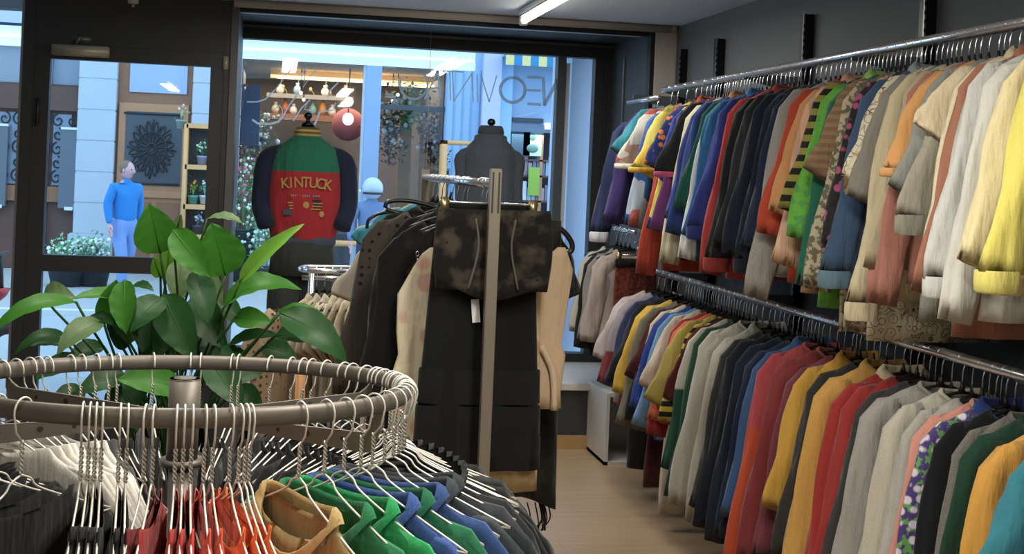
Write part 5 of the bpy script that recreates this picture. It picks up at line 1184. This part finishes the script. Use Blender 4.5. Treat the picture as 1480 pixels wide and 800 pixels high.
# window lettering (seen mirrored from inside)
def vinyl(key, h, k):
    m, nt, N, L, b = new_mat(key); b.inputs['Base Color'].default_value = C4(h); b.inputs['Roughness'].default_value = .5
    tr = N.new('ShaderNodeBsdfTranslucent'); tr.inputs[0].default_value = C4(h); tp = N.new('ShaderNodeBsdfTransparent')
    m1 = N.new('ShaderNodeMixShader'); m1.inputs[0].default_value = .6; L.new(b.outputs[0], m1.inputs[1]); L.new(tr.outputs[0], m1.inputs[2])
    m2 = N.new('ShaderNodeMixShader'); m2.inputs[0].default_value = k; L.new(m1.outputs[0], m2.inputs[1]); L.new(tp.outputs[0], m2.inputs[2])
    L.new(m2.outputs[0], N['Material Output'].inputs[0]); MATS[key] = m; return m
LETM = vinyl('vinyl_grey', '#c2ccce', .45)
LETN = vinyl('vinyl_pale', '#dfe8ea', .15)
YL = YG+.0
def strokes(name, m, sts, wd, parent):
    bm = bmesh.new()
    for st, w_ in sts:
        pts_ = [at(x, y, YL) for x, y in st]
        for a, b in zip(pts_, pts_[1:]):
            d_ = (b-a).normalized(); n_ = Vector((-d_.z, 0, d_.x))*w_*.5; e_ = d_*w_*.2
            A0, B0 = a-e_, b+e_
            loft(bm, [[A0+n_+Vector((0, -.001, 0)), A0-n_+Vector((0, -.001, 0)), B0-n_+Vector((0, -.001, 0)), B0+n_+Vector((0, -.001, 0))], [A0+n_+Vector((0, .001, 0)), A0-n_+Vector((0, .001, 0)), B0-n_+Vector((0, .001, 0)), B0+n_+Vector((0, .001, 0))]])
    return obj(name, bm, m, parent, False)
def arc(cx_, cy_, rx_, ry_, a0, a1, n=22): return [(cx_+rx_*cos(radians(a0+(a1-a0)*k/n)), cy_-ry_*sin(radians(a0+(a1-a0)*k/n))) for k in range(n+1)]
WL = root('window_sign', 'NEO VINTAGE lettering stuck on the display window, seen mirrored from inside', 'sign')
B_, T_ = .024, .0075
for nm_, m_, st_ in (('bold_letter', LETM, [([(809, 155), (806, 115), ], B_), ([(806, 116), (787, 151)], B_), ([(787, 152), (785, 112)], B_*.9)]),
  ('bold_letter', LETM, [([(781, 112), (763, 111)], B_*.8), ([(781, 131), (762, 130)], B_*.7), ([(781, 151), (763, 150)], B_*.8)]),
  ('bold_letter', LETM, [(arc(741, 130, 18, 18, 0, 360), B_*.85)]),
  ('thin_letter', LETN, [([(718, 109), (707, 147), (695, 108)], T_)]), ('thin_letter', LETN, [([(689.5, 107), (690, 147)], T_)]),
  ('thin_letter', LETN, [([(684, 147), (682, 106), (656, 146), (654, 103)], T_)]),
  ('thin_letter', LETN, [([(670, 104), (640, 102)], T_), ([(650, 104), (651, 145)], T_)]),
  ('thin_letter', LETN, [([(636, 142), (633, 102), (614, 143)], T_*1.5), ([(634, 127), (622, 127)], T_*1.5)]),
  ('thin_letter', LETN, [(arc(598, 121, 20, 22, 40, -200), T_*1.8), ([(579, 126), (597, 126)], T_*1.8)]),
  ('thin_letter', LETN, [([(572, 98), (556, 98)], T_), ([(572, 119), (558, 119)], T_), ([(573, 140), (557, 140)], T_)])):
    strokes(nm_, m_, st_, 0, WL)
SC = root('script_sign', 'white hand-lettered script words on the display window left of the dress form', 'sign')
sc = [([(365, 173), (372, 178), (390, 179), (402, 176), (409, 168)], .014), ([(409, 168), (418, 152), (430, 136)], .009), ([(396, 158), (404, 152), (408, 158), (409, 168)], .006),
      ([(424, 174), (436, 156), (448, 144)], .009), ([(412, 172), (420, 171)], .008), ([(455, 180), (462, 162)], .012), ([(460, 162), (474, 160), (482, 159)], .008), ([(482, 158), (485, 148)], .006),
      ([(357, 147), (372, 147), (384, 143), (397, 130)], .009), ([(397, 130), (412, 112)], .005), ([(412, 110), (421, 99)], .006), ([(432, 111), (443, 98)], .006), ([(438, 126), (458, 98)], .005), ([(474, 140), (476, 132), (488, 120)], .010), ([(488, 120), (494, 112)], .005),
      ([(446, 145), (440, 158), (452, 160)], .005)]
SCM = vinyl('script_white', '#f4f8fa', .2)
for q_ in sc: strokes('script_stroke', SCM, [q_], 0, SC)
bm = bmesh.new(); a, b = at(621, 98, 7.8), at(616, 250, 7.8); a.z = 2.47; tube(bm, [a, (a+b)/2, b], .0015, 5); setp(obj('hanging_wire', bm, mat('thin_wire', '#c3ccd4', .4, .4)), 'thin wire hanging in the display window', 'wire')
#@@STREET
# ---- flower shop things
def pendant(px, py, r, Y, hcol, est, label):
    p = at(px, py, Y); t = root('pendant_lamp', label, 'lamp', p, 0)
    bm = bmesh.new(); ball(bm, (0, 0, 0), r, 12, 1, 1, 1.1); obj('lamp_bulb', bm, mat('glow_'+hcol+str(est), hcol, .4, emit=hcol, estr=est), t)
    bm = bmesh.new(); tube(bm, [(0, 0, r), (0, 0, zc-p.z)], .01, 5); obj('lamp_cord', bm, BLACKP, t)
pendant(504, 147, .07, YF+.6, '#ffe9c0', 6, 'bright pear-shaped bulb hanging in the flower shop')
pendant(503, 172, .09, YF+.8, '#ffd0b8', 5, 'glowing globe lamp with a pinkish halo in the flower shop')
pendant(347, 204, .07, YF+.7, '#fff2d8', 4, 'round white lamp low at the left of the flower shop')
pendant(435, 134, .025, YF+1.2, '#fff2d8', 6, 'tiny upper spotlight at the centre of the flower shop')
pendant(439, 144, .025, YF+1.2, '#fff2d8', 5, 'tiny lower spotlight at the centre of the flower shop')
pendant(575, 137, .025, YF+1.2, '#fff2d8', 5, 'tiny upper spotlight behind the right shop pane')
pendant(567, 146, .025, YF+1.2, '#fff2d8', 5, 'tiny lower spotlight behind the right shop pane')
for px in (377, 386, 488, 497):
    p = at(px, 81 if px < 400 else 89, YF+.3); t = root('ceiling_spotlight', 'small white ceiling spotlight in the flower shop', 'spotlight', p, 0, 'ceiling spotlights of the flower shop')
    bm = bmesh.new(); ball(bm, (0, 0, -.0), .035, 8); obj('spot_face', bm, mat('spot_glow', '#ffffff', .4, emit='#fff4e0', estr=6), t)
t = root('red_lampshade', 'sheer red paper lampshade hanging in the flower shop', 'lampshade', at(503, 180, YF+1.3))
bm = bmesh.new(); ball(bm, (0, 0, 0), .27, 16); obj('shade', bm, mat('red_shade', '#a85a56', .7), t)
bm = bmesh.new(); tube(bm, [(0, 0, .25), (0, 0, zc-t.location.z)], .01, 5); obj('lamp_cord', bm, BLACKP, t)
# foliage clumps and flowers
def plant_clump(px, py, Y, w, h, cols_, n, label, name='flowering_plant', pot=None, leaf=.055, ground=False, cat='plant'):
    p = at(px, py, Y); zb_ = p.z
    t = root(name, label, cat, (p.x, Y, zb_))
    rnd = random.Random(int(px*7+py))
    bm = bmesh.new()
    for k in range(n):
        u = Vector((rnd.gauss(0, .4)*w, rnd.gauss(0, .25)*w, abs(rnd.gauss(.5, .28))*h))
        d_ = Vector((rnd.uniform(-1, 1), rnd.uniform(-1, 1), rnd.uniform(-.3, 1))).normalized(); s_ = d_.cross(Vector((.3, .2, 1))).normalized(); L0 = leaf*rnd.uniform(.7, 1.5)
        a, b, c, e = u, u+d_*L0*.5+s_*L0*.28, u+d_*L0, u+d_*L0*.5-s_*L0*.28
        f1 = [bm.verts.new(q) for q in (a, b, c, e)]; bm.faces.new(f1).material_index = rnd.choice((0, 0, 1))
    for k in range(5): tube(bm, [(0, 0, 0), (rnd.uniform(-.3, .3)*w, rnd.uniform(-.2, .2)*w, h*.7)], .006, 4, mi=1)
    obj('foliage', bm, [mat('fol_'+cols_[0], cols_[0], .6), mat('fol_'+cols_[1], cols_[1], .6)], t)
    if len(cols_) > 2:
        bm = bmesh.new()
        for k in range(max(4, n//7)): ball(bm, (rnd.gauss(0, .42)*w, rnd.gauss(-.1, .2)*w, rnd.uniform(.3, 1.05)*h), rnd.uniform(.014, .03)*leaf/.055, 6, mi=k % (len(cols_)-2))
        obj('blossoms', bm, [mat('bl_'+q, q, .6) for q in cols_[2:]], t)
    if pot:
        bm = bmesh.new(); rr, ph, pc = pot; ph = ph if leaf < .05 else zb_-GZ; loft(bm, [[(r*cos(2*pi*k/16), r*sin(2*pi*k/16), z) for k in range(16)] for r, z in ((rr*.75, -ph), (rr, 0), (rr*1.05, .0), (rr*.95, -.03))]); obj('pot', bm, mat('pot_'+pc, pc, .6), t)
        stand_boxes.append((p.x, Y, zb_-ph, rr))
    return t
stand_boxes = []
Yp = 17.8
plant_clump(352, 330, 18.2, .35, 1.0, ('#5f9a66', '#8fc29c', '#e6f2ee', '#d8639a'), 620, 'leafy plant with white and pink blooms left of the varsity jacket', pot=(.2, .5, '#4a4f55'))
plant_clump(372, 385, 18.0, .3, .9, ('#6aa586', '#9fd0b0', '#dff0ea'), 520, 'pale green plant behind the varsity jacket sleeve', pot=(.2, .4, '#4a4f55'))
plant_clump(492, 335, 18.2, .28, .6, ('#4f9a50', '#7fc270', '#d8f0c8'), 560, 'bright green bushy plant right of the varsity jacket', pot=(.18, .7, '#5a6068'))
plant_clump(365, 240, YF+1.0, .4, .8, ('#6b8a78', '#9ab8a6', '#dfeae4'), 420, 'hanging greenery in the left flower shop pane', leaf=.08)
plant_clump(562, 240, YF+.6, .28, 1.1, ('#3d4a40', '#56664e', '#c9c8b4'), 480, 'dark foliage behind the right shop pane', leaf=.08)
plant_clump(590, 190, YF+.7, .22, .7, ('#4f8a52', '#6fae66'), 380, 'green trailing plant beside the wooden column', leaf=.08)
plant_clump(622, 240, YF+.6, .25, .9, ('#454038', '#5c5546', '#b98f86', '#d0c8d0'), 480, 'dried dark bouquet at the right of the shop pane', leaf=.07)
plant_clump(640, 245, 18.62, .12, .3, ('#3f6f52', '#58906a'), 60, 'small dark green plant by the wooden frame', pot=(.1, .9, '#5a6068'))
plant_clump(97, 380, 16.9, .28, .28, ('#6fae78', '#a8d8b0', '#f2f8f4'), 420, 'pot of white and green flowers left of the walking man', pot=(.26, .46, '#2f353d'))
plant_clump(135, 378, 17.0, .24, .3, ('#7fa884', '#b8dcc0', '#f6faf6'), 420, 'pot of white flowers beside the walking man', pot=(.24, .44, '#2a3038'))
for k, (px, py, c, h) in enumerate(((398, 160, '#d8c9a8', .2), (412, 160, '#b9673c', .26), (424, 160, '#e8e4d8', .18), (452, 160, '#7fa8a0', .24), (466, 160, '#c98a4c', .3), (480, 160, '#e0d8c8', .2), (405, 128, '#c8bca0', .16), (430, 128, '#8fa8b8', .2), (470, 128, '#d8d0c0', .18), (500, 128, '#b8845c', .2))):
    p = at(px, py, YF+2.3); t = root('shelf_vase', ['cream vase at the left of the lower shop shelf', 'rust vase on the lower shop shelf', 'white bowl-shaped vase on the lower shop shelf', 'sea green vase on the lower shop shelf', 'tall amber vase on the lower shop shelf', 'pale vase at the right of the lower shop shelf', 'sand vase at the left of the upper shop shelf', 'blue-grey vase on the upper shop shelf', 'off-white vase on the upper shop shelf', 'brown vase at the right of the upper shop shelf'][k], 'vase', (p.x, YF+2.35, fz(160 if py == 160 else 128, 500)))
    bm = bmesh.new(); loft(bm, [[(r*cos(2*pi*j/14), r*sin(2*pi*j/14), z*h) for j in range(14)] for r, z in ((.04, 0), (.07, .3), (.06, .6), (.025, .8), (.035, 1))]); obj('vase_body', bm, mat('vase_'+c, c, .4), t)
    bm = bmesh.new(); tube(bm, bez([(0, 0, h*.7), (.02, 0, h+.1), (.05*(-1)**k, 0, h+.2)], 4), .006, 5); ball(bm, (.05*(-1)**k, 0, h+.2), .03, 7, 1, 1, 1.3); obj('dried_stem', bm, mat('dried_stem', '#a89a70', .8), t)
# shelf stand with flowers right of the brown door
t = root('wooden_flower_shelf', 'open pine shelf stand with flowers beside the brown door', 'shelf', (fx(290, 18.0), 18.0, GZ))
xl, xr = fx(266, 18.0, 300)-t.location.x, fx(322, 18.0, 300)-t.location.x; zt_ = at(285, 180, 18).z-GZ
for x in (xl, xr): 
    bm = bmesh.new(); box(bm, x-.03, x+.03, -.2, .2, 0, zt_, bev=.004); obj('shelf_side', bm, PINE, t)
for py in (181, 240, 297, 340):
    bm = bmesh.new(); z = at(285, py, 18).z-GZ; box(bm, xl, xr, -.2, .2, z-.045, z+.02); obj('shelf_board', bm, PINE, t, False)
bm = bmesh.new(); box(bm, xl, xr, .18, .2, 0, zt_); obj('shelf_back', bm, mat('shelf_back_dark', '#4b525c', .7), t, False)
def small_pot(px, py, c, cols_, label, n=60):
    z = at(px, py, 18).z; p = at(px, py, 17.95)
    tt = plant_clump(px, py-12, 17.95, .1, .2, cols_, n, label, pot=(.075, .125, c), leaf=.04)
small_pot(292, 237, '#8f9cc2', ('#3f7a44', '#5f9a58', '#c8e0c8'), 'green plant in a lilac pot on the top shelf', 90)
small_pot(279, 294, '#5aa09a', ('#5a9a4a', '#7fb45a', '#f0a030', '#e8c040'), 'yellow and orange flowers in a teal pot on the middle shelf')
small_pot(296, 294, '#c8d8e0', ('#6fae88', '#9fd0b8', '#eef6fa'), 'white flowers in a pale pot on the middle shelf')
small_pot(285, 337, '#3d4656', ('#5f6f7a', '#9fb0c4', '#e6ecf4'), 'pale flowers in a dark pot on the lower shelf')
small_pot(262, 185, '#8a9a8f', ('#7fa07a', '#a8b890', '#e8c8d8'), 'pink sprig leaning from the top of the pine shelf', 20)
# wooden frame display (right) and crate below the jacket
t = root('wooden_frame_stand', 'pine frame stand between the dress forms across the street', 'stand', (fx(650, 18.3), 18.3, GZ))
z = at(650, 203, 18.3).z-GZ
for x in (-.1, .34): 
    bm = bmesh.new(); box(bm, x-.04, x+.04, -.15, .15, 0, z, bev=.004); obj('stand_upright', bm, PINE, t)
bm = bmesh.new(); box(bm, -.14, .38, -.15, .15, z-.06, z+.0, bev=.004); obj('stand_top', bm, PINE, t)
t = root('wooden_crate_stand', 'low pine crate stand below the varsity jacket across the street', 'stand', (fx(478, 17.0), 17.0, GZ))
z = at(490, 348, 17).z-GZ
for x in (-.0, .55):
    bm = bmesh.new(); box(bm, x-.04, x+.04, -.15, .15, 0, z, bev=.004); obj('crate_side', bm, PINE, t)
bm = bmesh.new(); box(bm, -.04, .6, -.15, .15, z-.06, z, bev=.004); obj('crate_top', bm, PINE, t)

# ---- people
def skin(name, verts, edges, radii, m, parent, root_i=0, sub=2):
    me = bpy.data.meshes.new(name); me.from_pydata([tuple(v) for v in verts], edges, []); o = bpy.data.objects.new(name, me); COL.objects.link(o)
    md = o.modifiers.new('s', 'SKIN'); md.use_smooth_shade = True
    for i, r in enumerate(radii):
        sv = me.skin_vertices[0].data[i]; sv.radius = (r, r) if not isinstance(r, tuple) else r; sv.use_root = (i == root_i)
    sb = o.modifiers.new('u', 'SUBSURF'); sb.levels = sub; sb.render_levels = sub
    bpy.context.view_layer.update()
    m2 = bpy.data.meshes.new_from_object(o.evaluated_get(bpy.context.evaluated_depsgraph_get())); bpy.data.objects.remove(o); m2.name = name
    m2.materials.clear(); m2.materials.append(m); m2.polygons.foreach_set('use_smooth', [True]*len(m2.polygons))
    q = bpy.data.objects.new(name, m2); COL.objects.link(q); q.parent = parent; return q
SKINM = mat('skin', '#c99a92', .6); SKINP = mat('skin_man', '#d0a0a0', .6)
def person(label, loc, rz, S, jm, pm, hair_m, pose, helmet=None, head_turn=0, name='person'):
    t = root(name, label, 'person', loc, rz)
    # skeleton, facing -Y local; units metres for 1.7 m person
    hipz, shz = .9*S, 1.38*S
    L = pose
    V = [(0, 0, hipz), (0, 0, 1.05*S), (0, .0, 1.22*S), (0, .005, 1.36*S), (0, -.0, 1.44*S), (0, -.01, 1.5*S)]
    E_ = [(0, 1), (1, 2), (2, 3), (3, 4), (4, 5)]; R = [(.15, .11), (.135, .10), (.16, .11), (.13, .09), (.06, .06), (.055, .055)]
    def add(p, r, par): V.append(p); R.append(r); E_.append((par, len(V)-1)); return len(V)-1
    ends = {}
    for s, k in ((-1, 'L'), (1, 'R')):
        a = add((s*.17, 0, 1.37*S), .06, 3); el = L['el'+k]; wr = L['wr'+k]
        b = add(el, .047, a); c = add(wr, .032, b); ends[k] = c
        hp = add((s*.09, 0, .86*S), .095, 0); kn = add(L['kn'+k], .062, hp); an = add(L['an'+k], .042, kn); ft = add((L['an'+k][0], L['an'+k][1]-.13, L['an'+k][2]-.05), .035, an)
    body = skin('body', V, E_, R, SKINP, t)
    hd = Vector((0, -.02, 1.60*S))
    bm = bmesh.new(); res = bmesh.ops.create_uvsphere(bm, u_segments=20, v_segments=16, radius=1)
    rot = Matrix.Rotation(head_turn, 4, 'Z')
    for v in bm.verts:
        c = v.co; x, y, z = c.x*.078, c.y*.098, c.z*.118
        if z < 0: x *= 1+.25*z/.118; y *= 1+.1*z/.118
        v.co = Vector((x, y, z))
    ball(bm, (0, -.102, -.012), .017, 8, .8, 1.3, 1.4)
    for s in (-1, 1): ball(bm, (s*.08, .0, -.005), .022, 8, .4, .8, 1.3); ball(bm, (s*.03, -.088, .012), .011, 8, 1.3, .5, .7, mi=1)
    box(bm, -.024, .024, -.094, -.086, -.055, -.048, mi=2)
    bmesh.ops.transform(bm, matrix=Matrix.Translation(hd) @ rot, verts=bm.verts)
    obj('head', bm, [SKINP, mat('eye_dark', '#2b2422', .4), mat('lips', '#9a5a55', .6)], t)
    if helmet:
        bm = bmesh.new(); ball(bm, (0, .01, .02), .135, 16, 1, 1.08, 1.05); 
        bmesh.ops.transform(bm, matrix=Matrix.Translation(hd) @ rot, verts=bm.verts); obj('helmet', bm, helmet, t)
        bm = bmesh.new(); tube(bm, [(.125*cos(a), -.02+.14*sin(a), -.04) for a in [pi+pi*k/12 for k in range(13)]], .014, 8); bmesh.ops.transform(bm, matrix=Matrix.Translation(hd) @ rot, verts=bm.verts); obj('helmet_rim', bm, DARKF, t)
    else:
        bm = bmesh.new(); ball(bm, (0, .022, .03), .1, 16, .86, .98, 1.0)
        bmesh.ops.transform(bm, matrix=Matrix.Translation(hd) @ rot, verts=bm.verts); obj('hair', bm, hair_m, t)
    # clothes: torso + arms
    V2 = [(0, 0, .86*S), (0, 0, 1.05*S), (0, 0, 1.22*S), (0, .005, 1.36*S), (0, 0, 1.43*S), (0, -.005, 1.50*S)]; E2 = [(0, 1), (1, 2), (2, 3), (3, 4), (4, 5)]; R2 = [(.175, .135), (.165, .13), (.185, .135), (.15, .11), (.078, .075), (.07, .068)]
    for s, k in ((-1, 'L'), (1, 'R')):
        V2.append((s*.175, 0, 1.37*S)); R2.append(.078); E2.append((3, len(V2)-1)); V2.append(L['el'+k]); R2.append(.062); E2.append((len(V2)-2, len(V2)-1)); V2.append(L['wr'+k]); R2.append(.043); E2.append((len(V2)-2, len(V2)-1))
    skin('sweater', V2, E2, R2, jm, t)
    V3 = [(0, 0, 1.02*S), (0, 0, .88*S)]; E3 = [(0, 1)]; R3 = [(.165, .125), (.17, .125)]
    for s, k in ((-1, 'L'), (1, 'R')):
        V3.append((s*.092, 0, .80*S)); R3.append(.108); E3.append((1, len(V3)-1)); V3.append(L['kn'+k]); R3.append(.08); E3.append((len(V3)-2, len(V3)-1)); V3.append(L['an'+k]); R3.append(.06); E3.append((len(V3)-2, len(V3)-1))
    skin('trousers', V3, E3, R3, pm, t)
    for k in 'LR':
        bm = bmesh.new(); a = Vector(L['an'+k]); ball(bm, (a.x, a.y-.06, a.z-.045), .055, 12, .85, 2.2, .7); obj('shoe', bm, mat('shoe_grey', '#4a5568', .6), t)
        w = Vector(L['wr'+k]); d_ = (w-Vector(L['el'+k])).normalized(); sx_ = Vector((0, -1, 0)); 
        HV = [w, w+d_*.05, w+d_*.09]; HE = [(0, 1), (1, 2)]; HR = [.026, (.036, .02), (.034, .018)]
        for q in range(4):
            off = sx_*(.024-.016*q); Lf = (.07, .08, .075, .055)[q]
            HV += [w+d_*.1+off, w+d_*(.1+Lf*.55)+off+Vector((0, 0, .004)), w+d_*(.1+Lf)+off*1.05+Vector((-.008, 0, .008))]; n0 = len(HV)-3; HE += [(2, n0), (n0, n0+1), (n0+1, n0+2)]; HR += [.0095, .0085, .0075]
        HV += [w+d_*.03+sx_*.035, w+d_*.075+sx_*.055]; n0 = len(HV)-2; HE += [(1, n0), (n0, n0+1)]; HR += [.011, .009]
        skin('hand', HV, HE, HR, SKINP, t, 0, 1)
    return t
blueS = cloth('#2a8ae0'); jeans = cloth('#6a8fd0', 'heather', '#7fa0dc')
pm_ = at(176, 418, 16.4)
person('man in a bright blue sweater and light jeans walking past across the street', (pm_.x, 16.4, GZ), radians(40), .965, blueS, jeans, mat('hair_fair', '#7d6458', .8),
       dict(elL=(-.245, .03, 1.11), wrL=(-.25, -.05, .86), elR=(.25, .06, 1.11), wrR=(.26, .10, .85), knL=(-.1, -.12, .46), anL=(-.1, -.16, .09), knR=(.1, .02, .45), anR=(.1, .22, .11)), head_turn=radians(18))
pm2 = at(537, 300, 15.8)
person('person in a pale helmet and blue-grey jacket standing across the street', (pm2.x, 15.8, GZ-.06), radians(12), .93, cloth('#7088b8'), cloth('#3f4e78'), None,
       dict(elL=(-.26, .02, 1.08), wrL=(-.27, -.05, .84), elR=(.26, .02, 1.08), wrR=(.27, -.05, .84), knL=(-.1, -.01, .45), anL=(-.11, .02, .09), knR=(.1, -.01, .45), anR=(.11, .02, .09)), helmet=mat('helmet_pale', '#b9c6d8', .35))
# parked red car sliver at far left? (red handle-bar cover of a scooter)
p = at(6, 455, 10.5)
t = root('parked_scooter', 'red scooter parked at the kerb at the far left edge', 'scooter', (p.x-.25, 10.5, GZ-.06))
bm = bmesh.new(); loft(bm, [[(x+.12*cos(a)*w, .1*sin(a)*w, z+.07*sin(a)*0) for a in [2*pi*k/16 for k in range(16)]] for x, z, w in ((-.1, .35, 1), (-.02, .5, 1.3), (.12, .62, 1.2), (.22, .68, .6))]); obj('front_shield', bm, mat('red_paint', '#b3202c', .3), t)
for x in (-.45, .3):
    bm = bmesh.new(); tube(bm, [(x+.16*cos(2*pi*k/20), 0, .2+.16*sin(2*pi*k/20)) for k in range(20)], .05, 10, closed=True); obj('wheel', bm, BLACKP, t)
bm = bmesh.new(); loft(bm, [ringpts(16, w, .12, z, 2.2, cx=x) for w, z, x in ((.3, .25, -.3), (.34, .4, -.32), (.3, .6, -.3), (.22, .68, -.28))]); obj('scooter_body', bm, mat('red_paint', '#b3202c', .3), t)
bm = bmesh.new(); ball(bm, (-.28, 0, .72), .1, 12, 2.4, 1.2, .5); obj('seat', bm, BLACKP, t)
bm = bmesh.new(); tube(bm, [(.22, 0, .66), (.2, 0, .95)], .02, 8); tube(bm, [(.2, -.3, .95), (.2, .3, .95)], .015, 8); obj('handlebar', bm, BLACKP, t)
# remove the hanger prototypes (only their copies stay)
for pr in (HANG0, WH0):
    for ch in list(pr.children): bpy.data.objects.remove(ch)
    bpy.data.objects.remove(pr)
